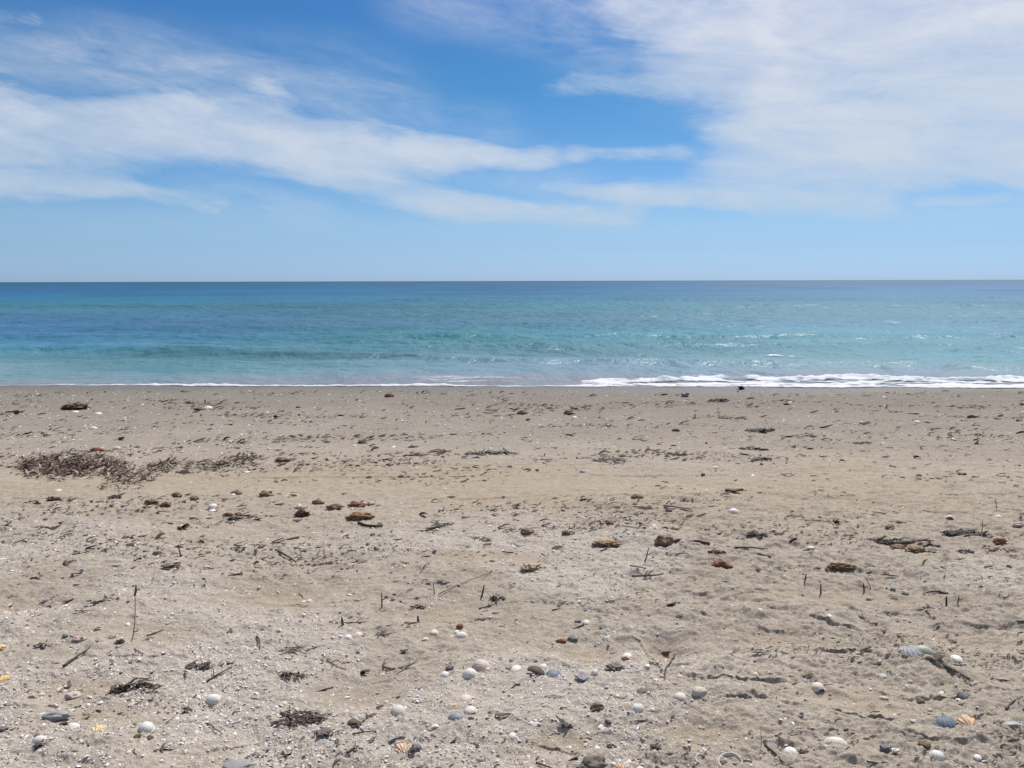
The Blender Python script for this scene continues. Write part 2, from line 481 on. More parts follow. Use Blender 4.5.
# ------------------------------------------------------------------ the ground: one sheet, fine where the camera stands
def uvals(dense, n, tail, nt):
    a = np.linspace(-dense, dense, n)
    t = dense + (np.geomspace(dense / n * 2, tail - dense, nt))
    return np.concatenate([-t[::-1], a, t])
yv = np.concatenate([-np.geomspace(1, 400, 14)[::-1], np.linspace(-0.8, 1.5, 24), np.concatenate([np.geomspace(1.52, 5, 760, endpoint=False), np.geomspace(5, 12.9, 420)]), 12.9 + np.geomspace(.2, 80, 16)])
uv = uvals(0.92, 1150, 300, 26)
wv = np.maximum(yv, 1.5)
X = uv[None, :] * wv[:, None]
Y = np.repeat(yv[:, None], len(uv), 1)
Z = ground_h(X.ravel(), Y.ravel()).reshape(X.shape)
fade = sstep(1.6, 3, np.abs(X) / np.maximum(Y, 1.5)) * 0.0
for i, (lx, ly, amp) in enumerate(LEDGE_W):
    mk = (X > lx[0] - .12) & (X < lx[-1] + .12) & (Y > ly.min() - .15) & (Y < ly.max() + .5)
    if mk.any():
        xs_, ys_ = X[mk], Y[mk]
        t_ = ys_ - np.interp(xs_, lx, ly) + 0.022 * fbm(xs_ * 14, ys_ * 4, 3, 200 + i) + 0.020 * fbm(xs_ * 36, ys_ * 36, 3, 300 + i)
        w_ = sstep(lx[0] - .1, lx[0] + .05, xs_) * (1 - sstep(lx[-1] - .05, lx[-1] + .1, xs_)) * np.clip(0.75 + 1.3 * fbm(xs_ * 8, ys_ * 0 + i, 2, 400 + i), 0.0, 1.2) * (.35 + .65 * (fbm(xs_ * 22, ys_ * 22, 2, 480 + i) > -.05))
        yy_ = Y[mk]; yy_ = yy_ - .40 * amp * w_ * sstep(.0, .006, t_) * np.exp(-np.maximum(t_, 0) / .03)
        Y[mk] = yy_
hol = hollow_mask(X.ravel(), Y.ravel()).reshape(X.shape)
sy = shore_y(X.ravel()).reshape(X.shape)
sw = Y - sy + 0.7 * fbm(X * .5, Y * .9, 3, 5)
wet = np.clip(.46 * sstep(-6.6, -3.4, sw) + .24 * sstep(-3.6, -1.4, sw) + .30 * sstep(-1.2, -.1, sw), 0, 1)
tan = np.clip(0.75 * hol + 0.9 * np.exp(-((Y - 5.2) / 1.1) ** 2) * (0.6 + fbm(X * .8, Y * 1.5, 3, 61)), 0, 1)
hashp = np.clip(sstep(-.12, .35, fbm(X * 1.1, Y * 1.6, 3, 71) - 0.10 * X) * (1 - hol) * (1 - sstep(3.6, 4.8, Y)), 0, 1)
me = grid_mesh('beach', X, Y, Z, {'wet': wet, 'tan': tan, 'hash': hashp})
m, T = new_mat('beach sand')
geo = T.n('ShaderNodeTexCoord').outputs['Object']
A = lambda k: T.n('ShaderNodeAttribute', attribute_name=k).outputs['Fac']
n_big = T.noise(geo, 1.7, 5, .6).outputs['Fac']
n_mid = T.noise(geo, 14, 5, .65).outputs['Fac']
n_gr = T.noise(geo, 420, 2, .7).outputs['Fac']
n_gr2 = T.noise(geo, 130, 3, .7).outputs['Fac']
vor = T.n('ShaderNodeTexVoronoi', {'Vector': geo, 'Scale': 230.0}, feature='F1')
vr = T.n('ShaderNodeSeparateColor', {0: vor.outputs['Color']})
col = T.mix(T.rng(n_big, .35, .65), (.276, .237, .194), (.318, .277, .229))
col = T.mix(T.m('MULTIPLY', A('tan'), .85), col, (.294, .240, .180))
col = T.mix(T.m('MULTIPLY', A('hash'), .45), col, (.392, .352, .310))
col = T.mix(T.m('MULTIPLY', A('wet'), .9), col, (.102, .089, .079))
col = T.mix(1.0, col, T.mix(n_mid, (.76, .75, .74), (1.2, 1.2, 1.2)), 'MULTIPLY')
n_ml = T.noise(T.v('MULTIPLY', geo, (28, 55, 30)), 1.0, 4, .7).outputs['Fac']
col = T.mix(1.0, col, T.mix(T.rng(n_ml, .3, .7), (.80, .79, .77), (1.18, 1.18, 1.18)), 'MULTIPLY')
col = T.mix(1.0, col, T.mix(T.rng(n_gr, .3, .7), (.62, .61, .60), (1.38, 1.38, 1.38)), 'MULTIPLY')
isw = T.m('MULTIPLY', T.m('GREATER_THAN', vr.outputs[0], T.m('SUBTRACT', .965, T.m('MULTIPLY', A('hash'), .14))), T.m('LESS_THAN', vor.outputs['Distance'], .42))
col = T.mix(T.m('MULTIPLY', isw, .8), col, (.68, .65, .62))
isd = T.m('MULTIPLY', T.m('GREATER_THAN', vr.outputs[1], .955), T.m('LESS_THAN', vor.outputs['Distance'], .4))
col = T.mix(T.m('MULTIPLY', isd, .7), col, (.07, .055, .045))
hgt = T.m('ADD', T.m('MULTIPLY', n_gr2, 1.0), T.m('ADD', T.m('MULTIPLY', n_gr, .35), T.m('MULTIPLY', isw, .3)))
pr = finish(T, col, T.rng(A('wet'), .72, 1, .95, .5), hgt, .006, .7, .25)
ground = tag(link('beach', me, m), 'pale shelly sand beach strewn with weed and shells', None, None, 'structure')

# ------------------------------------------------------------------ the sea
yv = np.concatenate([np.linspace(10.2, 11.2, 8), np.geomspace(11.25, 60, 520), np.geomspace(60.6, 12000, 300)])
uv = uvals(0.95, 620, 30, 24)
X = uv[None, :] * yv[:, None]
Y = np.repeat(yv[:, None], len(uv), 1)
sy = shore_y(X.ravel()).reshape(X.shape)
S = Y - sy                                    # metres out from the waterline
def sea_h(X, Y, S):
    out = sstep(0.3, 4.0, S)
    mod = lambda k, sc: np.clip(0.55 + 1.3 * fbm(X * sc, Y * sc * .6, 2, 500 + k), 0, 1.4)
    z = 0
    for k, (yc, tilt, amp, sg) in enumerate([(15.6, -.18, .085, .55), (18.6, .10, .07, .8), (22.0, -.06, .11, .9), (27.5, .12, .10, 1.1), (36, .02, .14, 1.5), (48, -.05, .15, 2.0), (66, .03, .16, 2.6)]):
        c = yc + tilt * X + 0.8 * fbm(X * .16, X * 0 + k, 2, 600 + k)
        t = (Y - c) / sg
        z = z + 1.35 * amp * mod(k, .11) * np.exp(-np.where(t < 0, t * t * 2.2, t * t * .7))
    chop = 1 - sstep(50, 140, Y)
    wx = X + .4 * fbm(X * .7, Y * .7, 2, 640)
    z = z + chop * (.060 * fbm(wx * .55, Y * 1.1, 2, 650) + .030 * fbm(wx * 1.5, Y * 2.2, 3, 660) + .006 * fbm(wx * 5, Y * 6, 2, 670))
    z = z * out + 0.012 * fbm(X * 2.5, Y * 3.5, 3, 680) * sstep(0, .5, S)
    return SEA_Z + z + .012 * sstep(0, .3, S)
Z = sea_h(X, Y, S)
# colour of the water body, some reflection painted in: pale over the wash, turquoise over sand, blue over the deep
Dk = np.log(np.array([11.0, 12.4, 13.4, 14.4, 16.0, 19.0, 22.5, 26.5, 32, 40, 55, 90, 200, 800, 4000]))
Ck = np.array([(.215, .225, .265), (.200, .235, .290), (.160, .240, .300), (.128, .230, .280), (.088, .196, .232), (.064, .196, .238), (.056, .178, .226), (.050, .150, .215), (.054, .142, .200),  # first tones: sand seen through the wash plus sky reflection painted in
               (.066, .150, .190), (.050, .140, .205), (.022, .110, .215), (.016, .085, .185), (.008, .080, .165), (.003, .042, .100)])
lD = np.log(Y) + 0.22 * fbm(X / np.maximum(Y, 1) * 2.2 + 3, np.log(Y) * 4.5, 3, 700) + .05 * fbm(X * .3, Y * .5, 2, 710) * (Y < 80)
C = np.stack([np.interp(lD, Dk, Ck[:, i]) for i in range(3)], 2)
patch = sstep(-.1, .4, fbm(X / 14 + 2, np.log(Y) * 6, 3, 720))
lY = np.log(Y)
C = C * np.interp(lY, [2.45, 2.65, 2.8, 3.3, 3.8, 4.6, 9], [.76, .80, .84, .84, .80, .84, .70])[..., None] * np.stack([np.interp(lY, [2.5, 2.75, 3.4, 4.6], [1.0, .95, .80, .35]), np.ones_like(Y), np.interp(lY, [2.5, 2.75, 3, 9], [.94, .98, 1.04, 1.02]) + .26 * sstep(-.1, -.6, X / Y) * sstep(16, 20, Y) * (1 - sstep(36, 50, Y))], 2)
refl_right = sstep(.0, .62, X / Y)[..., None] * sstep(13, 16, Y)[..., None]  # sun glitter and bright cloud reflection on the right, painted into the colour
C = C * (1 + .12 * refl_right) + refl_right * np.array([.018, .012, .012])
ux = X / Y
teal = (np.exp(-((ux + .07) / .22) ** 2) * np.exp(-((lY - 3.16) / .14) ** 2))[..., None]
C = C * (1 - teal * np.array([.30, .10, .20]))
C = C * (1 - .18 * patch[..., None] * (S > 4)[..., None])
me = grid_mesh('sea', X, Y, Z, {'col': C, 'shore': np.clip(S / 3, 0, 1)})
m, T = new_mat('sea water')
geo = T.n('ShaderNodeTexCoord').outputs['Object']
cA = T.n('ShaderNodeAttribute', attribute_name='col').outputs['Color']
mp = lambda sx, sy_: T.v('MULTIPLY', geo, (sx, sy_, 1))
w1 = T.noise(mp(1.3, 1.0), 1.0, 5, .6, .4).outputs['Fac']
w2 = T.noise(mp(.22, .16), 1.0, 4, .6, .4).outputs['Fac']
w3 = T.noise(mp(5, 5), 1.0, 3, .6).outputs['Fac']
w4 = T.noise(mp(.03, .03), 1.0, 4, .6).outputs['Fac']
hgt = T.m('ADD', T.m('ADD', T.m('MULTIPLY', w1, .42), T.m('MULTIPLY', w2, 1.1)), T.m('MULTIPLY', w3, .06))
cA = T.mix(1.0, cA, T.mix(T.rng(w4, .3, .7), (.85, .88, .92), (1.12, 1.1, 1.06)), 'MULTIPLY')
bmp = T.n('ShaderNodeBump', {'Height': hgt, 'Distance': 1.0, 'Strength': .42})
dif = T.n('ShaderNodeBsdfDiffuse', {'Color': cA, 'Normal': bmp.outputs[0]})
glo = T.n('ShaderNodeBsdfGlossy', {'Color': (.82, .92, 1, 1), 'Roughness': .36, 'Normal': bmp.outputs[0]})
fr = T.n('ShaderNodeFresnel', {'IOR': 1.33, 'Normal': bmp.outputs[0]}).outputs[0]
fac = T.rng(fr, 0.02, 0.6, 0.02, 0.11)
mx = T.n('ShaderNodeMixShader', {0: fac, 1: dif.outputs[0], 2: glo.outputs[0]})
T.n('ShaderNodeOutputMaterial', {'Surface': mx.outputs[0]})
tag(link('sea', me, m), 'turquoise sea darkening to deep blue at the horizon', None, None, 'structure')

# ------------------------------------------------------------------ foam of the breaking wavelets
xs = np.arange(-13, 13, .022); ss = np.arange(-.12, 2.3, .022)
X, S = np.meshgrid(xs, ss)
Y = S + shore_y(X.ravel()).reshape(X.shape)
edge = .10 * fbm(X * 1.3, X * 0, 3, 800) + .05 * fbm(X * 5, X * 0 + 3, 2, 805)
S2 = S - edge
lace = fbm(X * 2.2 + .5 * fbm(X * 6, S * 6, 2, 815), S * 3.4, 4, 810, .6)
u = X / np.maximum(Y, 1)
wdt = np.interp(u, [-1.2, -.55, -.2, -.04, .05, .12, .24, .65, 1.2], [.10, .12, .12, .18, .28, .62, 1.15, 1.3, 1.3])
wdt = wdt * (1 + .5 * fbm(X * .9, X * 0 + 8, 2, 820))
line = np.exp(-((S2 - .05) / .085) ** 2) * np.clip(.85 + 1.0 * fbm(X * 1.1, X * 0, 3, 830), .5, 1.3)
body = sstep(0, .12, S2) * (1 - sstep(wdt * .75, wdt, S2)) * sstep(.25, .5, wdt)
lace2 = 1 - 2 * np.abs(fbm(X * 3.2 + .4 * fbm(X * 7, S * 7, 2, 816), S * 4.5, 3, 812, .6))
dens = np.maximum(line, body * (.22 + .45 * lace2 + .9 * fbm(X * 1.7, S * 7.5, 3, 818, .6)))
dens = np.maximum(dens, body * np.exp(-((S2 - wdt * .80) / .16) ** 2) * (.55 + 1.9 * lace))      # the curling crest
dens = np.maximum(dens, body * np.exp(-((S2 - .15) / .16) ** 2) * (.85 + 1.0 * lace))
# thin broken flecks in the wash
wash = np.exp(-((u + .06) / .17) ** 2) * sstep(.1, .4, S2) * (1 - sstep(.9, 2.0, S2)) * sstep(.22, .4, fbm(X * 1.2 + 5, S * 4, 4, 840, .6) + .10 * np.exp(-((u + .05) / .14) ** 2))
dens = np.maximum(dens, wash * .54)
dens = dens * sstep(-.12, -.02, S2)
Zs = sea_h(X, Y, S)
Z = np.maximum(Zs, base_h(X, Y)) + .004 + np.clip(dens - .35, 0, 1) * (.030 + .025 * fbm(X * 9, S * 9, 3, 850))
Z += body * .05 * np.exp(-((S2 - wdt * .82) / .16) ** 2)
dq = .25 * (dens[:-1, :-1] + dens[1:, :-1] + dens[:-1, 1:] + dens[1:, 1:])
me = grid_mesh('sea_foam', X, Y, Z, {'dens': dens}, dq > .26)
m, T = new_mat('foam')
geo = T.n('ShaderNodeTexCoord').outputs['Object']
nf = T.noise(geo, 30, 4, .7).outputs['Fac']
pf = finish(T, T.mix(nf, (.46, .47, .50), (.62, .63, .66)), .7, nf, .01, .6, .3)
nl = T.noise(T.v('MULTIPLY', geo, (7, 16, 1)), 1.0, 4, .65).outputs['Fac']
al = T.rng(T.m('ADD', T.n('ShaderNodeAttribute', attribute_name='dens').outputs['Fac'], T.m('MULTIPLY', T.m('SUBTRACT', nl, .5), .7)), .34, .78, 0, .95, True)
T.t.links.new(al, pf.inputs['Alpha'])
tag(link('sea_foam', me, m), 'white foam of the small waves breaking along the shore', None, None, 'stuff')

# small foam streaks further out on breaking crests
def foam_streak(px, py, wpx, seed, depth=.16):
    x0, y0 = ray_plane(px, py, SEA_Z)
    hw = wpx * .5 * y0 / FPX
    xs = np.arange(x0 - hw, x0 + hw, .03); ds = np.arange(-.5, .5, .03)
    X, D_ = np.meshgrid(xs, ds); Y = D_ + y0
    c = .35 * fbm(X * .8, X * 0, 2, seed)
    dn = np.exp(-((D_ - c) / depth) ** 2) * (.62 + 1.9 * fbm(X * 3.0, D_ * 7, 4, seed + 9, .65)) * (1 - np.abs((X - x0) / hw) ** 3)
    Z = sea_h(X, Y, Y - shore_y(X.ravel()).reshape(X.shape)) + .006 + np.clip(dn - .5, 0, 1) * .03
    dq = .25 * (dn[:-1, :-1] + dn[1:, :-1] + dn[:-1, 1:] + dn[1:, 1:])
    k = dq > .32
    if k.sum() < 4:
        return None
    return (X, Y, Z, k, dn)
for i, (px, py, wpx) in enumerate([(782, 358, 56)]):
    r_ = foam_streak(px, py, wpx, 900 + 7 * i)
    if r_:
        tag(link('foam_streak', grid_mesh('foam_streak', *r_[:3], {'dens': r_[4] * .8}, r_[3]), m), 'thin white foam streak on a low wave offshore', None, 'foam streaks offshore', 'stuff')

# ------------------------------------------------------------------ shapes of the beach finds (unit sized: about 1 across)
def shell_me(ribs=22, h=.42, fan=False, ribamp=.02, flip=False, seed=0, broken=0.0, ears=False):
    rs = random.Random(seed)
    nphi, ns = 57, 12
    V, Fc = [], []
    def pt(i, j, inner):
        q = -1 + 2 * i / (nphi - 1)
        if fan:
            phi = q * R(62); r0 = 1.0 - .12 * q * q
        else:
            phi = q * R(84); r0 = max(.06, math.cos(phi) ** .55) * (1 + .05 * q)
        s = j / (ns - 1)
        wob = 1 + .02 * math.cos(ribs * phi) * s + (broken * .3 * (math.sin(phi * 5 + seed) + .6 * math.sin(phi * 11 + 2 * seed)) if broken else 0) * s
        rr = r0 * s * wob
        x, y = rr * math.sin(phi), rr * math.cos(phi)
        k = min(1.0, math.hypot(x / .56, (y - .48) / .52))
        dome = (1 - k * k) ** .55 if k < 1 else 0
        if fan:
            dome = (1 - s ** 2.2) * (1 - .6 * q * q) * (s ** .35) if s > 0 else 0
        z = h * dome + ribamp * math.cos(ribs * phi) * s ** .6 * (1 - .4 * s)
        if inner:
            z = z - .045
        if flip:
            z = h - z
        return x, y - .5, z
    for inner in (0, 1):
        for j in range(ns):
            for i in range(nphi):
                V.append(pt(i, j, inner))
    off = nphi * ns
    for j in range(ns - 1):
        for i in range(nphi - 1):
            a = j * nphi + i
            Fc.append((a, a + 1, a + nphi + 1, a + nphi))
            Fc.append((off + a + nphi, off + a + nphi + 1, off + a + 1, off + a))
    b = (ns - 1) * nphi
    for i in range(nphi - 1):
        Fc.append((b + i, b + i + 1, off + b + i + 1, off + b + i))
    for j in range(ns - 1):
        a = j * nphi; Fc.append((a, a + nphi, off + a + nphi, off + a))
        a = j * nphi + nphi - 1; Fc.append((a + nphi, a, off + a, off + a + nphi))
    if fan and ears:
        for sx in (-1, 1):
            k = len(V)
            for x, y, z in ((0, -.5, .06), (.26, -.5, .03), (.30, -.36, .03), (.10, -.33, .1)):
                V.append((sx * x, y, z if not flip else h - z)); 
            for x, y, z in ((0, -.5, .02), (.26, -.5, 0), (.30, -.36, 0), (.10, -.33, .05)):
                V.append((sx * x, y, z if not flip else h - z))
            Fc += [(k, k + 1, k + 2, k + 3), (k + 7, k + 6, k + 5, k + 4), (k, k + 4, k + 5, k + 1), (k + 1, k + 5, k + 6, k + 2)]
    return py_mesh('shell', V, Fc)

def cup_me(seed=0):
    """round open cup with a thick rim, opening upward"""
    V, Fc = [], []
    prof = [(.30, -.25), (.46, -.12), (.5, .10), (.475, .13), (.44, .10), (.40, -.08), (.22, -.14), (.02, -.15)]
    n = 32
    for r, z in prof:
        for i in range(n):
            a = 2 * math.pi * i / n
            w = 1 + .04 * math.sin(2 * a + seed) + .015 * math.sin(7 * a + seed)
            V.append((r * w * math.cos(a), r * w * math.sin(a) * .94, z + .03 * math.sin(a * 2 + seed)))
    for j in range(len(prof) - 1):
        for i in range(n):
            Fc.append((j * n + i, j * n + (i + 1) % n, (j + 1) * n + (i + 1) % n, (j + 1) * n + i))
    return py_mesh('cup', V, Fc)

import bmesh
from mathutils import noise as mnoise
def blob_me(sx=1, sy=.8, sz=.6, rough=.12, sub=3, seed=0, freq=1.3, facet=False):
    bm = bmesh.new()
    bmesh.ops.create_icosphere(bm, subdivisions=sub, radius=.5)
    o = Vector((seed * 3.7, seed * 1.3, seed * 7.1))
    for v in bm.verts:
        d = v.co.normalized()
        f = 1 + rough * 2 * mnoise.noise(d * freq + o) + rough * .8 * mnoise.noise(d * freq * 3 + o)
        if facet:
            f *= 1 - .22 * max(0, mnoise.noise(d * 1.9 + o * 2)) - .05 * abs(mnoise.noise(d * 5 + o))
        v.co = Vector((d.x * sx, d.y * sy, d.z * sz)) * .5 * f
    me = bpy.data.meshes.new('stone'); bm.to_mesh(me); bm.free()
    me.polygons.foreach_set('use_smooth', np.full(len(me.polygons), True))
    return me

def tube(path, radii, n=6, V=None, Fc=None, flat=1.0):
    V = [] if V is None else V; Fc = [] if Fc is None else Fc
    k0 = len(V)
    pts = [Vector(p) for p in path]
    for i, p in enumerate(pts):
        t = (pts[min(i + 1, len(pts) - 1)] - pts[max(i - 1, 0)]).normalized()
        up = Vector((0, 0, 1)) if abs(t.z) < .9 else Vector((0, 1, 0))
        a = t.cross(up).normalized(); b = a.cross(t).normalized()
        for k in range(n):
            th = 2 * math.pi * k / n
            V.append(p + radii[i] * (math.cos(th) * a + flat * math.sin(th) * b))
    for i in range(len(pts) - 1):
        for k in range(n):
            Fc.append((k0 + i * n + k, k0 + i * n + (k + 1) % n, k0 + (i + 1) * n + (k + 1) % n, k0 + (i + 1) * n + k))
    Fc.append(tuple(k0 + k for k in range(n))[::-1])
    Fc.append(tuple(k0 + (len(pts) - 1) * n + k for k in range(n)))
    return V, Fc

def snail_me():
    path, rad = [], []
    for i in range(70):
        t = i / 69
        a = t * 2 * math.pi * 3.2
        r = .30 * (1 - t) ** 1.1
        path.append((r * math.cos(a), r * math.sin(a), .18 + .45 * t)); rad.append(max(.015, .19 * (1 - t) ** .9))
    return py_mesh('snail', *tube(path, rad, 8))

def stick_me(rs, r=.03, bend=.06, kink=.0, branches=0, n=9, flat=1.0, lift=.02, split=False):
    """a stick from x=-.5 to x=.5, lying on z=0"""
    ph = rs.uniform(0, 6)
    path = []
    for i in range(n):
        t = i / (n - 1)
        path.append((-.5 + t + rs.uniform(-.01, .01), bend * math.sin(t * 3.1 + ph) + kink * (abs(t - .5) - .25) + rs.uniform(-.012, .012), r * flat * .6 + lift * math.sin(t * math.pi) * rs.uniform(.6, 1.2)))
    rad = [r * (1.0 - .45 * i / (n - 1)) * rs.uniform(.85, 1.15) for i in range(n)]
    V, Fc = tube(path, rad, 6, flat=flat)
    extra = []
    for b in range(branches):
        k = rs.randrange(2, n - 2)
        p = Vector(path[k]); s = rs.choice((-1, 1)); L = rs.uniform(.25, .42)
        d = Vector((rs.uniform(.4, .9), s * rs.uniform(.5, .9), rs.uniform(.05, .4))).normalized()
        bp = [p + d * L * t + Vector((0, 0, .03 * math.sin(t * 3))) for t in (0, .35, .7, 1)]
        tube(bp, [r * .7, r * .6, r * .45, r * .3], 5, *((V, Fc) if not split else extra.append(([], [])) or extra[-1]))
    me = py_mesh('stick', V, Fc)
    return (me, [py_mesh('branch', *e) for e in extra]) if split else me

def strip_geo(rs, L=1.0, w=.12, V=None, Fc=None, at_=(0, 0, 0), rot=0, tilt=0, curl=.12, n=7, thick=.014):
    """a curled ribbon with thickness"""
    V = [] if V is None else V; Fc = [] if Fc is None else Fc
    k0 = len(V)
    ph, ph2 = rs.uniform(0, 6), rs.uniform(0, 6)
    c, s = math.cos(rot), math.sin(rot)
    tw = rs.uniform(-.8, .8)
    for i in range(n):
        t = i / (n - 1)
        x = (t - .5) * L; y = curl * L * .8 * math.sin(t * 3 + ph); z = curl * L * .5 * (1 + math.sin(t * 4.2 + ph2)) + t * L * tilt
        hw = w * .5 * (1 - .75 * abs(2 * t - 1) ** 3)
        an = tw * t + .3 * math.sin(ph)
        for (a, b) in ((-1, 0), (1, 0), (1, 1), (-1, 1)):
            yy = y + a * hw * math.cos(an); zz = z + a * hw * math.sin(an) + b * thick
            V.append((at_[0] + x * c - yy * s, at_[1] + x * s + yy * c, at_[2] + zz))
    for i in range(n - 1):
        a = k0 + i * 4
        for k in range(4):
            Fc.append((a + k, a + (k + 1) % 4, a + 4 + (k + 1) % 4, a + 4 + k))
    Fc.append((k0 + 3, k0 + 2, k0 + 1, k0)); e = k0 + (n - 1) * 4
    Fc.append((e, e + 1, e + 2, e + 3))
    return V, Fc

def scrap_me(rs, pieces=1, w=.2):
    """a crumpled scrap of weed: strips tangled and grown together round a knot"""
    V, Fc = [], []
    for k in range(pieces):
        strip_geo(rs, rs.uniform(.7, 1.0), w * rs.uniform(.7, 1.2), V, Fc, (0, rs.uniform(-.04, .04), .0), rs.uniform(-.5, .5) + k * .7, rs.uniform(-.1, .15), rs.uniform(.08, .25))
    return py_mesh('scrap', V, Fc)

def tuft_geo(rs, n=14, spread=.42, up=.25, w=.07, depth=.6):
    V, Fc = [], []
    for k in range(n):
        rot = rs.gauss(0, .55) if rs.random() < .7 else rs.uniform(0, 6.28)
        for q in range(3):
            gx = rs.uniform(-1.4, 1.4) * rs.uniform(.6, 1)
            strip_geo(rs, rs.uniform(.10, .30) * (1.5 if q == 0 and k % 4 == 0 else 1), w * rs.uniform(.3, .8), V, Fc, (gx * spread * .8, rs.gauss(0, spread * depth * .62) * max(.3, 1.2 - .6 * abs(gx)), rs.uniform(-.008, .016) * max(.2, 1.3 - abs(gx))), rot + rs.gauss(0, .5), rs.uniform(0, up) * rs.choice((1, .5, .1)), rs.uniform(.05, .22), 5, w * .12)
    return py_mesh('tuft', V, Fc)

def leaf_me(rs):
    V, Fc = [], []
    n, mm = 11, 5
    for b in (0, 1):
        for i in range(n):
            t = i / (n - 1); hw = .19 * math.sin(math.pi * min(1, t ** .8 + .02)) + .01
            for j in range(mm):
                q = j / (mm - 1) * 2 - 1
                V.append((t - .5, q * hw, .10 * q * q + .12 * (t - .5) ** 2 + .02 * math.sin(9 * t) - b * .02 + .02))
    o = n * mm
    for i in range(n - 1):
        for j in range(mm - 1):
            a = i * mm + j
            Fc.append((a, a + 1, a + mm + 1, a + mm)); Fc.append((o + a + mm, o + a + mm + 1, o + a + 1, o + a))
    for i in range(n - 1):
        a = i * mm; Fc.append((a, a + mm, o + a + mm, o + a)); a += mm - 1; Fc.append((a + mm, a, o + a, o + a + mm))
    return py_mesh('leaf', V, Fc)

def chip_me(rs, n=7, th=.10):
    """an irregular broken chip of shell, slightly domed"""
    ang = sorted(rs.uniform(0, 6.28) for _ in range(n))
    V = [(.5 * rs.uniform(.65, 1) * math.cos(a), .38 * rs.uniform(.65, 1) * math.sin(a), rs.uniform(-.03, .03)) for a in ang]
    k = len(V)
    V += [(x * .93, y * .93, z + th) for x, y, z in V]
    V += [(0, 0, th + .07), (0, 0, .02)]
    Fc = []
    for i in range(k):
        j = (i + 1) % k
        Fc += [(i, j, k + j, k + i), (k + i, k + j, 2 * k), (j, i, 2 * k + 1)]
    return py_mesh('chip', V, Fc, False)

# ------------------------------------------------------------------ placing
RS = random.Random(11)
def put(name, me, mat, px, py, wpx, label, cat, rot=0.0, sink=0.0, tilt=(0, 0), scale=(1, 1, 1), group=None, fit=1.0):
    """stand a unit-sized mesh on the sand where the photo shows it; wpx = its width in the photo"""
    x, y = at(px, py)
    s = wpx * px_m(x, y) / fit
    o = link(name, me, M[mat])
    o.location = (x, y, gh(x, y) - sink * s)
    rm = Matrix.Rotation(R(tilt[0]), 3, 'X') @ Matrix.Rotation(R(tilt[1]), 3, 'Y') @ Matrix.Rotation(R(rot), 3, 'Z')
    o.rotation_euler = rm.to_euler()
    o.scale = (s * scale[0], s * scale[1], s * scale[2])
    tag(o, label, cat, group)
    return o

SEED = [0]
def nxt():
    SEED[0] += 1
    return SEED[0]

def cockle(px, py, w, mat, label, rot=None, tilt=(0, 0), sink=.06, ribs=26, h=.40, group=None, name='cockle_shell', sc=(1, 1, 1), ribamp=.008):
    rot = RS.uniform(0, 360) if rot is None else rot
    return put(name, shell_me(ribs, h * .84, seed=nxt(), ribamp=ribamp * 1.5, broken=RS.choice((0, .06, .12))), mat, px, py, w * .95, label, 'shell', rot, sink - .03 + RS.uniform(0, .04), tilt, sc, group)
def ark(px, py, w, mat, label, rot, tilt=(0, 0), h=.42, sc=(1, 1, 1)):
    return put('ark_shell', shell_me(20, h, seed=nxt(), ribamp=.042), mat, px, py, w, label, 'shell', rot, .05, tilt, sc)
def scallop(px, py, w, mat, label, rot, tilt=(0, 0), broken=.12, h=.25, sc=(1, 1, 1)):
    o = put('scallop_shell', shell_me(16, h, True, .06, seed=nxt(), broken=broken), mat, px, py, w, label, 'shell', rot, .02, tilt, sc, fit=1.5)
    for sx in (-1, 1):
        v = [(sx * x, y, z) for x, y, z in ((0, -.5, .06), (.26, -.5, .03), (.30, -.36, .03), (.10, -.33, .1), (0, -.5, .02), (.26, -.5, 0), (.30, -.36, 0), (.10, -.33, .05))]
        link('hinge_ear', py_mesh('hinge_ear', v, [(0, 1, 2, 3), (7, 6, 5, 4), (0, 4, 5, 1), (1, 5, 6, 2), (2, 6, 7, 3)]), M[mat], o)
    return o
def bundle(px, py, w, mat, label, name, n=9, depth=.3, up=.2, th=.02):
    """dead twigs lying across one another, each a part"""
    x, y = at(px, py); s = w * px_m(x, y)
    o = bpy.data.objects.new(name, None); COL.objects.link(o); o.empty_display_size = .02
    o.location = (x, y, gh(x, y)); o.scale = (s, s, s)
    for k in range(n):
        c = link('dead_twig', stick_me(RS, th * RS.uniform(.6, 1.3) * 1.6, RS.uniform(.03, .1), RS.uniform(0, .2), k % 2), M[mat], o)
        L = RS.uniform(.35, .8)
        c.location = (RS.gauss(0, .17), RS.gauss(0, depth * .4), RS.uniform(0, .05)); c.rotation_euler = (RS.uniform(-.3, .3), -RS.uniform(0, up), RS.gauss(0, .5)); c.scale = (L, L, L)
    return tag(o, label, 'twigs')
def cup(px, py, w, mat, label, tilt=(18, 0), sink=.05):
    return put('cup_shell', cup_me(nxt()), mat, px, py, w, label, 'shell', RS.uniform(-20, 20), sink, tilt)
def stone(px, py, w, mat, label, asp=.7, hz=.6, rot=0, rough=.10, sink=-.10, name='pebble', cat='pebble'):
    return put(name, blob_me(1, asp * RS.uniform(.85, 1.1), hz * .92, .06 + 1.3 * rough if 'smooth' not in label else .05, 4, nxt(), 1.6, True), mat, px, py, w * .93, label, cat, rot, sink)
def chip(px, py, w, mat, label, rot=None, tilt=(0, 0), cat='shell fragment', name='shell_fragment'):
    return put(name, chip_me(RS), mat, px, py, w, label, cat, RS.uniform(-40, 40) if rot is None else rot, .02, tilt)
def scrap(px, py, w, mat, label, pieces=2, wd=.2, rot=None, name='seaweed_scrap', cat='seaweed'):
    return put(name, scrap_me(RS, pieces, wd), mat, px, py, w, label, cat, RS.uniform(-25, 25) if rot is None else rot, .02)
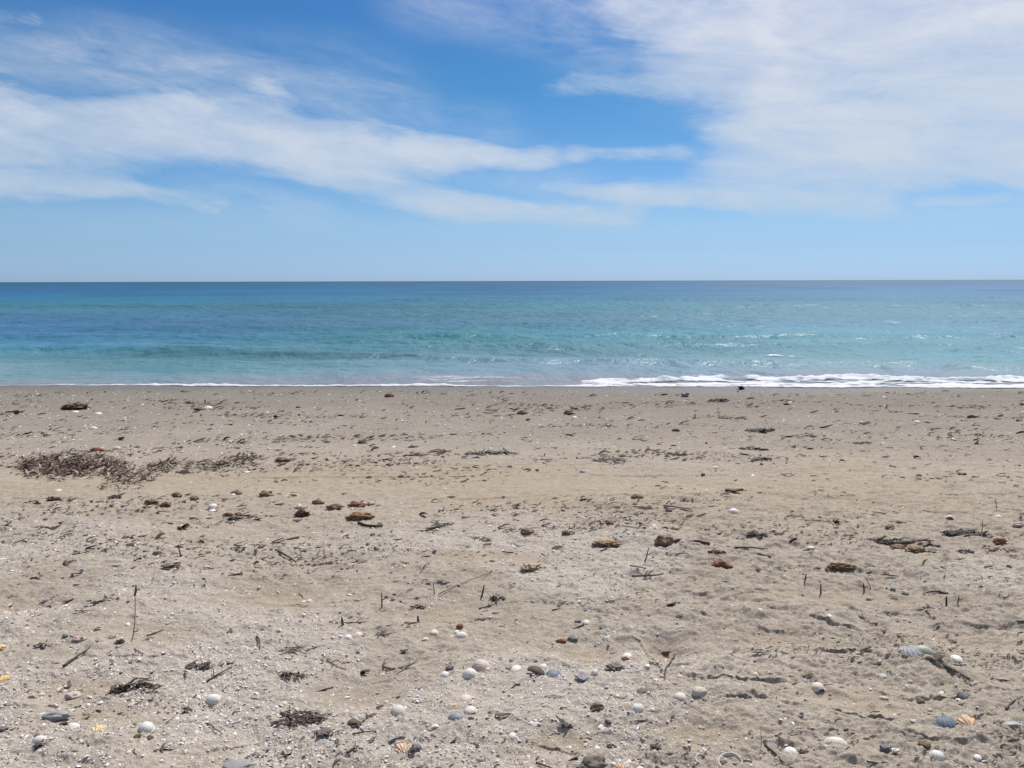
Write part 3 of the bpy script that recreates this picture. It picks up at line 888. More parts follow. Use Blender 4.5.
def tuft(px, py, w, mat, label, n=14, up=.3, depth=.6, wd=.07, name='seaweed_tuft', zs=1.0):
    return put(name, tuft_geo(RS, n, .42, up, wd, depth), mat, px, py, w, label, 'seaweed', RS.uniform(-12, 12), .015, (0, 0), (1, 1, zs))
def leaf(px, py, w, mat, label, rot=0, tilt=(0, 0)):
    o = put('dead_leaf', leaf_me(RS), mat, px, py, w, label, 'leaf', rot, .0, tilt)
    link('leaf_stalk', py_mesh('leaf_stalk', *tube([(.46, 0, .05), (.58, .02, .06), (.72, .05, .03)], [.022, .018, .014], 5)), M['twig'], o)
    return o
def sponge(px, py, w, mat, label, asp=.55, hz=.28, name='sponge_clump', cat='sponge'):
    return put(name, blob_me(1, asp, hz, .34, 4, nxt(), 3.2), mat, px, py, w, label, cat, RS.uniform(-15, 15), -.1)
def stick(x1, y1, x2, y2, th, mat, label, bend=.05, kink=0, branches=0, name='twig', cat='twig', lift=.02, flat=1.0):
    a, b = at(x1, y1), at(x2, y2)
    cx, cy = (a[0] + b[0]) / 2, (a[1] + b[1]) / 2
    L = math.hypot(b[0] - a[0], b[1] - a[1])
    r = th * .40 * px_m(cx, cy) / L
    me, br = stick_me(RS, r, bend, kink, branches, flat=flat, lift=lift, split=True)
    o = link(name, me, M[mat])
    for b_ in br:
        link('branch', b_, M[mat], o)
    o.location = (cx, cy, max(gh(cx, cy), .5 * (gh(*a) + gh(*b))) + .001)
    za, zb = gh(*a), gh(*b)
    o.rotation_euler = (0, -math.atan2(zb - za, L), math.atan2(b[1] - a[1], b[0] - a[0]))
    o.scale = (L, L, L)
    return tag(o, label, cat)
def upright(px, py, hpx, th, mat, label, lean=(0, 0), leafy=None, name='standing_twig', branch=False, cat='twig'):
    """a twig or stub standing in the sand; base at the pixel, hpx tall in the photo"""
    x, y = at(px, py)
    u = px_m(x, y)
    hgt = hpx * u * 1.08; r = th * .34 * u
    path = [(lean[0] * hgt * t + .03 * hgt * math.sin(5 * t), lean[1] * hgt * t, -.02 + (hgt + .02) * t) for t in (0, .2, .4, .6, .8, 1)]
    V, Fc = tube(path, [r, r * .95, r * .85, r * .8, r * .7, r * .5], 6)
    if branch:
        b = Vector(path[3]); tube([b, b + Vector((hgt * .25, 0, hgt * .12)), b + Vector((hgt * .55, .1 * hgt, hgt * .2))], [r * .7, r * .6, r * .4], 5, *(BV_BF := ([], [])))
    me = py_mesh(name, V, Fc)
    z = gh(x, y)
    if leafy:
        o = bpy.data.objects.new(name, None); COL.objects.link(o); o.empty_display_size = .02
        o.location = (x, y, z)
        link('stem', me, M[mat], o)
        lf = link('leaf', leaf_me(RS), M[leafy], o)
        p = path[-1]
        lf.location = (p[0], p[1], p[2] - .1 * hgt); lf.rotation_euler = (0, R(-80), 0); s = hgt * .2
        lf.scale = (s, s, s)
    else:
        o = link(name, me, M[mat]); o.location = (x, y, z)
        if branch:
            link('branch', py_mesh('branch', *BV_BF), M[mat], o)
    return tag(o, label, cat)

# ------------------------------------------------------------------ the finds one can single out, front to back
# --- front right
ark(946, 733, 19, 'blue_shell', 'dark blue ribbed ark shell touching the broken orange scallop', 205, (14, 8))
scallop(968, 735, 24, 'orange_shell', 'broken orange and cream scallop lying against the dark blue ribbed shell', -15, (30, 0), .25)
ark(910, 659, 23, 'grey_shell', 'grey shell with deep pale ribs in front of a smooth greenish shell', 190, (16, 0))
cockle(922, 653, 25, 'green_grey', 'smooth greenish grey clam shell partly behind the grey ribbed shell', 80, (8, 0), .02, 3, .5, sc=(.6, 1, 1), ribamp=.002)
scrap(934, 664, 20, 'weed', 'flat dark weed clump hugging the right side of the greenish shell', 4, .4, -15)
stick(944, 671, 967, 687, 5, 'weed', 'thick dark weed stalk slanting down behind the small dark grey shell', .05, .1, name='weed_stalk', cat='seaweed')
cockle(965, 699, 14, 'slate_stone', 'small dark grey domed shell below the slanting weed stalk', 95, (10, 0), .05, 20, .5)
cockle(956, 662, 12, 'white_shell', 'small white domed shell right of the greenish shell and dark weed', 100, (10, 0))
cockle(817, 693, 13, 'white_shell', 'small round white shell above the long ledge in the rippled sand', 20, (0, 0), .05, 8, .55)
cockle(835, 751, 24, 'white_shell', 'large smooth white oval shell at the very front, right of centre', 80, (8, 0), .05, 4, .5, sc=(.62, 1, .8), ribamp=.002)
cockle(790, 755, 14, 'white_shell', 'round white shell left of the large smooth white oval one', 15, (10, 0), .05, 8, .55)
stone(803, 760, 10, 'brown_stone', 'little grey brown pebble beside the round white shell in front', .8, .6)
chip(825, 755, 7, 'orange_shell', 'small orange shell bit in front of the large white oval shell')
stone(885, 758, 13, 'slate_stone', 'dark grey brown stone touching a white half shell at the front', .8, .6, rot=20)
chip(895, 758, 12, 'white_shell', 'white half shell leaning on a dark grey brown stone')
stone(924, 754, 14, 'brown_stone', 'dark brown lump below the orange scallop, near the front edge', .8, .55, rot=-20)
ark(937, 763, 12, 'white_shell', 'white shell with strong ribs at the front edge below the dark blue shell', 170, (18, 0))
cockle(977, 764, 8, 'white_shell', 'tiny white shell at the front edge below the orange scallop', 30, (5, 0))
chip(912, 731, 9, 'white_shell', 'white shell chip left of the dark blue ribbed shell', 30, (20, 0))
cockle(1012, 729, 26, 'grey_shell', 'whitish grey flat shell half sunk at the right edge of the beach', 85, (0, 0), .15, 6, .3, sc=(.6, 1, 1), ribamp=.002)
stick(1005, 715, 1022, 705, 3, 'weed_black', 'black leaf blade tilted up near the right edge, above the sunken shell', .04, 0, flat=.4, name='leaf_blade', cat='leaf')
scrap(997, 735, 13, 'weed', 'short dark strip between the orange scallop and the sunken shell', 1, .35, 3)
scrap(995, 745, 9, 'weed_brown', 'small brown curled scrap below the strip beside the orange scallop', 2, .4)
cockle(884, 675, 13, 'grey_shell', 'flat pale grey shell below and left of the grey ribbed shell', 90, (0, 0), .1, 12, .22, sc=(.7, 1, 1))
chip(881, 664, 9, 'white_shell', 'white chip left of the grey ribbed shell', -20)
chip(941, 693, 8, 'white_shell', 'bright white chip left of the small dark grey domed shell', 30, (15, 0))
stone(884, 698, 10, 'beige_stone', 'flat beige pebble between two sand ledges', .7, .4)
stone(921, 701, 9, 'clod', 'half buried sandy clod left of the dark grey domed shell', .8, .6, name='sand_clod', cat='clod')
stick(764, 750, 783, 769, 3.2, 'twig', 'dark twig running off the front edge beside the round white cups', .03)
tuft(770, 611, 18, 'weed_black', 'black matted weed tuft lying by itself on rippled sand', 14, .3, .7, .12)
scrap(852, 674, 18, 'weed', 'ragged dark scrap on the slope between the sand ledges', 3, .22, -12)
scrap(808, 676, 14, 'weed', 'thin dark scrap above the small round white shell', 2, .18, -15)
scrap(911, 641, 5, 'weed_black', 'small black speck of weed above the grey ribbed shell', 2, .5)
upright(820, 598, 10, 3, 'twig', 'short dark stub standing in a patch of white chips', (.05, 0), name='twig_stub')
upright(864, 594, 8, 3, 'twig', 'short dark stub beneath a bent fine twig', (-.1, 0), name='twig_stub')
upright(873, 592, 12, 1.3, 'twig', 'fine bent twig arching over a short stub', (-.55, .2))
upright(946, 607, 9, 4, 'twig', 'thick brown stub standing on the bare sand at the right', (0, 0), name='twig_stub')
upright(956, 607, 8, 2, 'twig', 'forked dark twig beside the thick brown stub', (.3, 0), branch=True)
upright(803, 590, 9, 2.5, 'twig', 'small leaning dark stub behind the patch of white chips', (.3, 0), name='twig_stub')
stone(905, 596, 8, 'pale_stone', 'pale pebble with a dark scrap at its foot', .8, .8)
stone(893, 592, 6, 'grey_stone', 'small round grey pebble left of the pale pebble', .8, .6)
stone(869, 600, 7, 'grey_stone', 'small flat grey pebble under the short stub', .8, .5)
scrap(863, 621, 6, 'weed', 'small dark knot above the upper sand ledge', 2, .5)
# --- front centre
stone(699, 706, 17, 'beige_stone', 'smooth round beige pebble alone on bare sand, plump and egg shaped', .8, .7, 12, .03)
cockle(680, 709, 11, 'white_shell', 'white shell just left of the smooth beige pebble', 160, (20, 0))
cup(701, 761, 12, 'white_shell', 'smallest of the round white cup shells at the front edge', (20, 0))
cup(730, 767, 25, 'cream_shell', 'largest of the round cup shells, filled with sand at the front edge', (16, 0), .07)
cup(749, 761, 17, 'grey_shell', 'middle sized round cup shell touching the largest sand filled one', (24, 0))
upright(760, 753, 22, .9, 'twig', 'hair thin upright stem behind the twig at the front edge', (.02, 0))
chip(628, 761, 11, 'white_shell', 'white shell with a dark hollow beside an orange shell', 20, (25, 0))
scallop(620, 765, 15, 'orange_shell', 'rounded orange shell at the front edge beside a brown stone', 20, (30, 0), .1)
chip(640, 765, 10, 'cream_shell', 'cream shell chip at the front edge right of the orange shell')
stone(594, 762, 24, 'clod', 'big sandy brown stone cut by the front edge of the beach', .8, .7, 10, .14, name='stone', cat='stone')
stone(582, 766, 11, 'slate_stone', 'blue black pebble against the big sandy brown stone', .8, .8)
stick(536, 760, 556, 766, 3, 'weed', 'dark flat stalk at the front edge, left of the brown stone', .03, name='weed_stalk', cat='seaweed')
scrap(574, 757, 13, 'weed', 'dark curled scrap behind the blue black pebble', 2, .3)
scrap(567, 727, 18, 'weed', 'dark flat scrap left of the holed white shell', 3, .25, -22)
chip(534, 725, 12, 'white_shell', 'broken white shell with a torn edge left of the grey brown stone', 5, (20, 0))
chip(515, 734, 8, 'white_shell', 'white chip nearest the torn white shell', 0)
cockle(512, 734, 9, 'white_shell', 'small whole white shell below the brown leaf', 80, (5, 0))
chip(603, 730, 13, 'white_shell', 'white shell full of holes near a small dark stone', 20, (18, 0))
stone(608, 727, 8, 'slate_stone', 'small dark stone leaning on the holed white shell', .6, .6, -35)
chip(597, 744, 9, 'white_shell', 'white chip in front of the holed shell')
stone(596, 713, 13, 'brown_stone', 'rough grey brown stone between the white chips in front', .85, .8, 0, .2, name='stone', cat='stone')
chip(618, 701, 7, 'white_shell', 'lone white chip behind the rough grey brown stone')
cockle(652, 718, 8, 'white_shell', 'little white oval shell in front of the beige pebble', 90, (0, 0), .1, 5, .4, sc=(.6, 1, 1))
ark(638, 717, 10, 'white_shell', 'white ribbed shell piece left of the little white oval shell', 200, (20, 0))
stone(644, 699, 16, 'clod', 'half buried grey brown lump left of the beige pebble', .7, .5, name='sand_clod', cat='clod')
scrap(656, 748, 14, 'weed', 'dark crumpled knot on a low sand bump in front', 4, .4)
cockle(627, 655, 11, 'white_shell', 'white shell with a pink brown pebble tucked under it', 40, (15, 0))
stone(625, 660, 8, 'rust_stone', 'pink brown pebble tucked under a white shell', .8, .7)
chip(607, 638, 13, 'green_grey', 'pale greenish grey chip standing over a dark bit', 20, (35, 0))
scrap(609, 643, 7, 'weed_black', 'dark bit below the pale greenish chip', 1, .4)
leaf(665, 647, 16, 'weed', 'dark pointed leaf stuck upright in a hollow of the sand', -60, (-50, 20))
stick(668, 650, 671, 690, 2.2, 'weed', 'thin dark stem trailing forward from the pointed leaf', .07, name='weed_stalk', cat='seaweed')
leaf(672, 612, 18, 'weed_black', 'black curled leaf like a bird with one raised wing', 50, (-20, -10))
cockle(586, 625, 8, 'white_shell', 'small white shell next to a dark oval pebble', 60, (5, 0))
stone(578, 624, 7, 'slate_stone', 'dark oval pebble left of a small white shell', .6, .5)
stone(561, 640, 11, 'rust_stone', 'red brown flat pebble beside a dark grey one', .6, .5)
stone(573, 638, 11, 'slate_stone', 'dark grey flat pebble right of the red brown pebble', .6, .5, -12)
cockle(553, 676, 14, 'blue_shell', 'round dark blue grey shell at the end of a dark flat weed', 0, (25, 0), .05, 30, .35)
scrap(536, 676, 21, 'weed', 'dark flat weed leading to the round dark blue shell', 4, .35, 2)
cockle(516, 669, 12, 'white_shell', 'white shell at the left end of the dark flat weed', 60, (15, 0))
cockle(543, 664, 8, 'white_shell', 'small white shell above the round dark blue shell', 20, (5, 0))
stone(583, 679, 17, 'grey_stone', 'grey stone sunk almost flat in the sand right of the dark blue shell', .8, .3)
put('snail_shell', snail_me(), 'white_shell', 595, 676, 8, 'tiny white spiral snail shell by the sunken grey stone', 'shell', 40, .05, (60, 0), fit=.9)
stone(647, 673, 6, 'white_shell', 'tiny round white pebble near a reddish twig', .9, .8)
stick(649, 668, 663, 672, 1.4, 'weed_brown', 'thin reddish twig right of a tiny white pebble', .03)
stone(662, 684, 6, 'pink_shell', 'tiny pinkish pebble beside the trailing dark stem', .9, .8)
stone(680, 683, 7, 'cream_shell', 'tiny orange cream pebble right of the trailing dark stem', .9, .7)
stone(656, 689, 6, 'white_shell', 'tiny white pebble below the pinkish one', .8, .7)
sponge(615, 671, 17, 'clod', 'crumbly sandy clod beside the white chips', .7, .35, 'sand_clod', 'clod')
# --- front left of centre
cockle(398, 709, 13, 'white_shell', 'fan shaped white shell with a dark shaded foot and a chip at its side', 150, (30, 0))
chip(405, 706, 6, 'white_shell', 'small white chip at the side of the fan shaped shell', 20)
chip(416, 699, 10, 'white_shell', 'bright white oval chip behind the fan shaped shell', 0)
cockle(470, 676, 14, 'white_shell', 'plump round white shell in the row of shells at the centre', 170, (28, 0), .05, 30, .6)
cockle(481, 667, 19, 'pink_shell', 'big pinkish grey shell behind the plump round white one', 60, (20, 0), .05, 20, .5, sc=(.8, 1, 1))
cockle(445, 674, 9, 'white_shell', 'small upright white oval shell beside a dark blue pebble', 170, (25, 0), .05, 4, .5)
stone(450, 668, 9, 'slate_stone', 'dark blue grey pebble behind a small white oval shell', .8, .8)
cockle(456, 720, 17, 'grey_shell', 'grey half shell with pale stripes beside two white shells', 75, (14, 0), .05, 12, .45, sc=(.75, 1, 1))
cockle(470, 715, 12, 'white_shell', 'white shell lying right of the striped grey half shell', 30, (10, 0))
stone(471, 722, 7, 'slate_stone', 'small dark pebble below the white shell next to the striped one', .6, .6)
scallop(402, 742, 18, 'orange_shell', 'peach orange scallop fragment beside a slate pebble', 20, (30, 0), .25)
stone(416, 743, 13, 'slate_stone', 'slate grey pebble right of the peach orange scallop', .8, .75, 30)
chip(435, 727, 12, 'white_shell', 'broken white shell cluster in front of the striped grey half shell', 10, (20, 0))
cockle(465, 701, 13, 'pink_shell', 'peach shell with a pointed side, alone behind the striped grey one', 60, (12, 0))
chip(455, 709, 8, 'yellow_shell', 'faint yellow chip left of the pointed peach shell')
cockle(461, 636, 14, 'white_shell', 'white wedge shell with an orange piece at its left', 100, (15, 0), .05, 14, .5, sc=(.7, 1, 1))
chip(451, 636, 9, 'orange_shell', 'orange shell piece left of the white wedge shell', 0)
stone(460, 629, 8, 'rust_stone', 'red brown pebble just behind the white wedge shell', .9, .9)
cockle(434, 634, 8, 'cream_shell', 'cream shell left of the orange piece', 10, (10, 0))
chip(426, 639, 10, 'white_shell', 'curved white shell rim left of the cream shell', 0, (30, 0))
cockle(358, 634, 8, 'cream_shell', 'small cream shell among white bits at the end of a fine twig', 20, (10, 0))
cockle(348, 637, 7, 'white_shell', 'small white shell left of the cream one by the fine twig', 0, (10, 0))
chip(333, 639, 8, 'orange_shell', 'small orange chip left of the pair of white and cream shells')
chip(346, 689, 9, 'white_shell', 'flat bright white chip alone on smooth sand', 5)
tuft(296, 716, 62, 'weed', 'wide dark scattered weed patch holding a white shell', 34, .18, .45, .05, name='seaweed_patch')
cockle(300, 714, 9, 'white_shell', 'white shell caught in the wide dark weed patch', 160, (20, 0))
chip(287, 720, 7, 'white_shell', 'white chip at the left of the shell caught in weed')
scrap(355, 720, 16, 'weed', 'dark rounded weed knot right of the wide weed patch', 4, .45)
stick(352, 729, 377, 726, 1.8, 'twig', 'thin straight twig below the dark rounded knot', .02)
scrap(323, 731, 20, 'weed_grey', 'grey crumpled weed below the wide dark patch', 4, .45)
stick(347, 748, 356, 738, 3, 'weed', 'dark bent stalk standing out of the front sand', .1, .2, name='weed_stalk', cat='seaweed')
scrap(417, 762, 15, 'weed_black', 'flat black scrap at the front edge below the slate pebble', 3, .4, 5)
scrap(436, 767, 12, 'weed_black', 'small black scrap touching the front edge', 2, .4)
scrap(398, 692, 7, 'weed_black', 'small upright dark knot behind the bright white oval chip', 3, .4)
scrap(417, 686, 9, 'weed_brown', 'brown chip of bark on smooth sand below a branching twig', 2, .45, 0)
scrap(371, 712, 16, 'weed', 'dark flat strip left of the fan shaped white shell', 2, .2, 3)
leaf(503, 720, 17, 'weed_brown', 'brown folded leaf right of the striped grey half shell', 10, (10, 0))
scrap(477, 743, 9, 'weed_brown', 'brown sprig on a white chip near the front', 3, .25, 60)
upright(381, 605, 14, 2.4, 'twig', 'dark forked twig standing up on pale shelly sand', (.1, 0), branch=True)
upright(434, 594, 11, 1.8, 'twig', 'slim upright twig joined to long lying stalks', (0, 0))
stick(436, 594, 500, 573, 1.1, 'weed_grey', 'long thin lying stalk running right from the slim upright twig', .04)
scrap(395, 597, 13, 'weed_grey', 'grey strip right of the forked upright twig', 2, .3, -20)
tuft(417, 604, 20, 'weed', 'low dark weed clump by the slim upright twig', 9, .2, .5, .1)
upright(480, 596, 11, 3, 'twig', 'leaning dark sprig left of a ragged tuft', (.4, 0))
tuft(498, 599, 20, 'weed', 'ragged dark tuft with strips standing up on shelly sand', 14, .7, .6, .12)
upright(343, 625, 8, 5, 'weed', 'thick dark stub leaning on the pale shelly sand', (-.1, 0), name='twig_stub')
stick(329, 622, 366, 620, 1.6, 'twig', 'fine branching twig right of the thick dark stub', .05, .1, 2)
upright(418, 617, 6, 4, 'weed_black', 'squat black stub above a brown leaf', (0, 0), name='twig_stub')
leaf(410, 622, 12, 'weed_brown', 'brown leaf lying below the squat black stub', 0)
tuft(386, 632, 24, 'weed_grey', 'spread of small grey weed strips left of the cream shells', 14, .15, .5, .08)
bundle(296, 649, 48, 'twig', 'flat bundle of grey twigs lying on smooth sand', 'twig_bundle', 8, .2, .1, .012)
tuft(292, 676, 28, 'weed', 'dark ragged tuft with stalks poking up, near a red brown chip', 12, .9, .5, .1)
chip(281, 673, 8, 'rust_stone', 'red brown chip left of the ragged tuft', 30, (30, 0))
stick(325, 660, 346, 666, 1.8, 'twig', 'Y shaped dark twig on smooth sand', .05, .1, 2)
stick(382, 660, 393, 670, 3.2, 'twig', 'short bent dark stick beside the branching pale twig', .05, .4)
stick(398, 671, 422, 659, 2.6, 'twig_pale', 'pale branching twig with a dark foot', .08, .1, 2)
scrap(404, 650, 8, 'weed_black', 'black knot above the pale branching twig', 3, .5)
scrap(365, 669, 14, 'weed', 'dark sliver left of the short bent stick', 2, .3, -10)
# --- front left
cockle(213, 697, 16, 'white_shell', 'large plump white shell alone at the left with a brown leaf below', 95, (18, 0), .05, 26, .55, sc=(.75, 1, 1))
scallop(97, 735, 17, 'yellow_shell', 'bright yellow orange scallop piece with ribs at the left', 20, (30, 0), .12)
cockle(146, 731, 15, 'white_shell', 'round white shell perched above two brown scraps', 160, (18, 0), .05, 24, .6)
scrap(137, 741, 12, 'weed_brown', 'brown scrap under the left side of the perched white shell', 2, .5, 0)
scrap(149, 740, 10, 'weed_brown', 'brown scrap under the right side of the perched white shell', 2, .5, 10)
chip(152, 724, 7, 'white_shell', 'white shell bit just behind the perched white shell', 0, (20, 0))
stone(56, 721, 29, 'grey_stone', 'long flat blue grey stone with a red brown piece at its end', .5, .4, 14, .05, name='stone', cat='stone')
scrap(64, 725, 12, 'weed_brown', 'red brown flake at the end of the long blue grey stone', 2, .5, 20)
cockle(73, 729, 11, 'white_shell', 'round white shell in front of the long blue grey stone', 80, (10, 0), .05, 6, .55)
chip(72, 712, 8, 'white_shell', 'white chip above the right end of the blue grey stone', 10, (20, 0))
chip(62, 688, 13, 'pink_shell', 'pale orange shell flake behind a flat pinkish pebble', 10)
stone(73, 695, 17, 'pale_stone', 'flat pinkish tan pebble in front of a pale orange flake', .7, .4)
scallop(2, 686, 15, 'yellow_shell', 'yellow orange shell cut off by the left border of the beach', 20, (30, 0), .1)
stone(1, 653, 11, 'yellow_shell', 'yellow round shell at the left border, behind the orange one', .8, .6, name='shell_lump', cat='shell')
cockle(5, 612, 13, 'pink_shell', 'pale pink shell at the left border in front of a sand hollow', 90, (10, 0), .05, 20, .4, sc=(.7, 1, 1))
stone(3, 736, 12, 'slate_stone', 'dark slate pebble at the left border near the front', .7, .5)
cockle(40, 749, 15, 'white_shell', 'white shell resting on a dark weed scrap at the front left', 90, (5, 0), .0, 22, .5, sc=(.7, 1, 1))
scrap(39, 755, 16, 'weed_black', 'dark weed scrap beneath the white shell at the front left', 3, .5, 8)
chip(132, 705, 9, 'cream_shell', 'cream shell piece below the dark weed tuft at the left', 30, (20, 0))
stone(66, 640, 7, 'slate_stone', 'small dark grey pebble left of a pinkish brown one', .8, .7)
stone(79, 643, 14, 'pale_stone', 'pinkish brown pebble right of the small dark grey one', .7, .55, 12)
stick(63, 672, 90, 653, 3.6, 'twig', 'straight thick dark stick slanting on the shelly sand', .015, 0)
upright(130, 643, 52, 1.5, 'twig', 'tall thin upright stem with a dry leaf at its tip', (.16, .1), 'weed_brown', name='tall_twig')
scrap(120, 645, 12, 'weed', 'crumpled brown weed at the foot of the tall thin stem', 4, .4)
scrap(68, 601, 12, 'weed', 'dark brown curled scrap at the edge of a smooth hollow', 2, .5, 20)
scrap(34, 578, 7, 'weed_black', 'round black knot on shelly sand, far left', 3, .6)
leaf(168, 572, 13, 'weed_brown', 'brown oval leaf flat on the sand behind the tall stem', 8)
tuft(104, 606, 32, 'weed', 'loose dark shreds of weed behind the tall thin stem', 14, .2, .55, .1)
tuft(134, 689, 56, 'weed', 'spiky dark weed tuft with grey flat pieces, left front', 22, .6, .4, .07)
tuft(197, 668, 32, 'weed', 'dark spiky tuft with a pale stem across, behind the plump white shell', 16, .5, .5, .09)
stick(207, 683, 234, 667, 2.4, 'weed_brown', 'brown branching twig right of the spiky tuft', .06, .1, 2)
scrap(230, 663, 7, 'weed_brown', 'dark square flake at the tip of the brown branching twig', 2, .7)
leaf(190, 709, 15, 'weed_brown', 'curled brown leaf shading the sand below the plump white shell', -10, (20, 10))
chip(139, 663, 10, 'white_shell', 'curved white shell rim with a twig stuck behind it', 10, (40, 0))
stick(136, 652, 142, 661, 1.8, 'twig', 'short twig stuck behind the curved white rim', .05)
scrap(230, 632, 9, 'weed_brown', 'small brown lump of weed on the pale shelly sand', 3, .5)
stone(238, 766, 34, 'grey_stone', 'flat grey stone cut by the front edge at the left', .7, .3, 0, .05, name='stone', cat='stone')
stick(207, 721, 220, 733, 1.8, 'twig', 'thin bent twig between the plump white shell and the front edge', .1, .2)
stick(256, 639, 261, 650, 2.2, 'twig', 'dark short twig left of the grey twig bundle', .05)
scrap(165, 750, 22, 'weed', 'long dark strip near the front edge right of the perched shell', 3, .14, 12)
stick(75, 619, 92, 618, 2, 'twig_pale', 'pale thin stick below the loose dark shreds', .03)
tuft(40, 648, 24, 'weed_grey', 'grey brown weed clump left of the thick dark stick', 12, .5, .6, .12)
# --- middle distance
stone(637, 502, 13.6, 'brown_stone', 'single rounded red brown stone on the smooth tan sand', .75, .75, 0, .08, name='stone', cat='stone')
cockle(733, 514, 12, 'white_shell', 'clean white domed shell alone, farthest of the big white ones', 80, (5, 0), .0, 12, .5, sc=(.75, 1, 1))
stone(527, 537, 14, 'brown_stone', 'rounded brown stone next to a few white bits in the middle', .75, .7, 0, .1, name='stone', cat='stone')
stone(566, 540, 10, 'brown_stone', 'small brown stone right of the rounded one by the white bits', .8, .8, name='stone', cat='stone')
stick(664, 508, 692, 512, 4.5, 'twig_pale', 'grey weathered stick behind and right of the red brown stone', .03, flat=.7, name='driftwood', cat='driftwood')
scrap(669, 513, 11, 'weed_black', 'dark strip under the left end of the grey weathered stick', 2, .25, -8)
stone(663, 550, 20, 'brown_stone', 'dark brown blocky stone with a brown tail of weed', .7, .7, -8, .16, name='stone', cat='stone')
scrap(676, 549, 12, 'weed_brown', 'brown weed trailing from the dark blocky stone', 3, .4, 10)
stone(722, 571, 20, 'rust_stone', 'dark red brown stone lying askew at the right of the centre', .65, .55, -25, .16, name='stone', cat='stone')
stone(609, 527, 9.35, 'brown_stone', 'dark brown stone between two low weed strips', .75, .7, name='stone', cat='stone')
leaf(734, 493, 19, 'weed_brown', 'flat brown oval leaf behind the clean white shell', 5)
stick(683, 531, 694, 513, 1.0, 'twig', 'thin leaning twig left of the clean white shell', .05)
upright(643, 566, 14, 2.6, 'twig_pale', 'pale forked stick leaning up among the weed bits', (.4, 0), branch=True)
sponge(607, 550, 24, 'weed_orange', 'orange brown crumbly weed left of the dark blocky stone', .5, .25)
sponge(531, 572, 18, 'weed_yellow', 'pale yellow crumbly sponge clump near the middle of the beach', .6, .35)
tuft(669, 536, 24, 'weed_brown', 'brown weed clump behind the dark blocky stone', 14, .3, .5, .14)
scrap(641, 536, 22, 'weed', 'long dark strip left of the brown weed clump', 2, .1, -5)
stick(632, 581, 663, 579, 3, 'weed', 'dark branching weed stalk below the pale forked stick', .06, .1, 2, name='weed_stalk', cat='seaweed')
stick(630, 574, 645, 577, 2, 'weed', 'short flat stalk beside the dark branching one', .04, name='weed_stalk', cat='seaweed')
tuft(757, 540, 28, 'weed_black', 'black weed tuft with a raised point right of the centre', 12, .3, .4, .14)
stick(736, 552, 768, 555, 2.2, 'weed', 'long dark stalk below the black weed tuft', .03, name='weed_stalk', cat='seaweed')
tuft(716, 560, 22, 'weed_brown', 'brown leafy clump above the askew red brown stone', 12, .4, .6, .16)
bundle(436, 531, 38, 'twig', 'tangle of dark twigs heaped right of a smooth sandy stretch', 'twig_tangle', 11, .45, .3, .016)
sponge(360, 521, 23, 'weed_orange', 'orange tan lump beside two brown stones', .5, .32)
stick(358, 527, 382, 530, 4, 'twig', 'curved black stick in front of the orange tan lump', .10, .2)
stone(357, 506, 17.85, 'rust_stone', 'red brown stone with weed around it behind the orange lump', .6, .5, 0, .12, name='stone', cat='stone')
tuft(363, 504, 26, 'weed_black', 'dark weed caught round the red brown stone', 10, .3, .4, .1)
stone(335, 510, 15.3, 'brown_stone', 'long brown stone left of the red brown one', .5, .5, 10, .14, name='stone', cat='stone')
stone(318, 503, 11.9, 'brown_stone', 'brown stone third from the right in the row of brown stones', .6, .6, 15, .12, name='stone', cat='stone')
sponge(302, 517, 14, 'weed_brown', 'small brown crumbly clump near a round pale pebble', .6, .5)
stone(299, 508, 5.95, 'white_shell', 'round pale pebble behind the small brown crumbly clump', .9, .9)
cup(292, 496, 13, 'cream_shell', 'ring shaped cream shell left of the row of brown stones', (10, 0))
stone(266, 497, 13.6, 'brown_stone', 'dark brown stone with a pale edge left of the ring shaped shell', .6, .6, 12, .14, name='stone', cat='stone')
stone(283, 462, 17, 'brown_stone', 'long brown stone at the right end of the weed trail', .45, .4, 0, .1, name='stone', cat='stone')
stone(238, 495, 9.35, 'brown_stone', 'brown stone standing alone above the scattered white bits', .6, .5, name='stone', cat='stone')
stone(195, 500, 10.2, 'brown_stone', 'dark brown stone right of a larger brown lump', .6, .5, name='stone', cat='stone')
stone(177, 497, 11.05, 'brown_stone', 'larger brown lump with weed below the weed trail', .6, .6, -20, .16, name='stone', cat='stone')
sponge(152, 505, 12, 'weed_orange', 'small orange clump left of an orange brown one', .6, .4)
sponge(166, 507, 10, 'weed_orange', 'orange brown clump in front of the larger brown lump', .7, .6)
stone(97, 451, 14, 'brick', 'red brick fragment behind the broad heap of weed strips', .6, .5, 0, .05, name='brick_fragment', cat='brick')
cockle(117, 449, 9, 'cream_shell', 'cream shell right of the red brick fragment', 80, (5, 0), .0, 12, .4, sc=(.6, 1, 1))
sponge(228, 516, 8, 'weed_orange', 'tiny orange bit above the dark scatter of weed', .6, .5)
tuft(243, 519, 34, 'weed', 'dark scatter of weed right of the two white bits', 18, .2, .5, .09)
cockle(213, 507, 8, 'white_shell', 'white bit farther of the two beside the dark scatter', 20, (5, 0))
cockle(212, 513, 7, 'white_shell', 'white bit nearer of the two beside the dark scatter', 60, (5, 0))
chip(247, 472, 10, 'white_shell', 'white shell under the dark end of the weed trail', 0)
sponge(54, 502, 14, 'weed_brown', 'reddish brown flat clump below the broad weed heap', .5, .3)
cockle(58, 493, 7, 'white_shell', 'white shell between the broad weed heap and the reddish clump', 80, (5, 0))
tuft(116, 499, 18, 'weed_black', 'small black tuft below the broad weed heap', 12, .3, .6, .14)
scrap(157, 557, 12, 'weed_black', 'black humped scrap on the bare left sand', 3, .5)
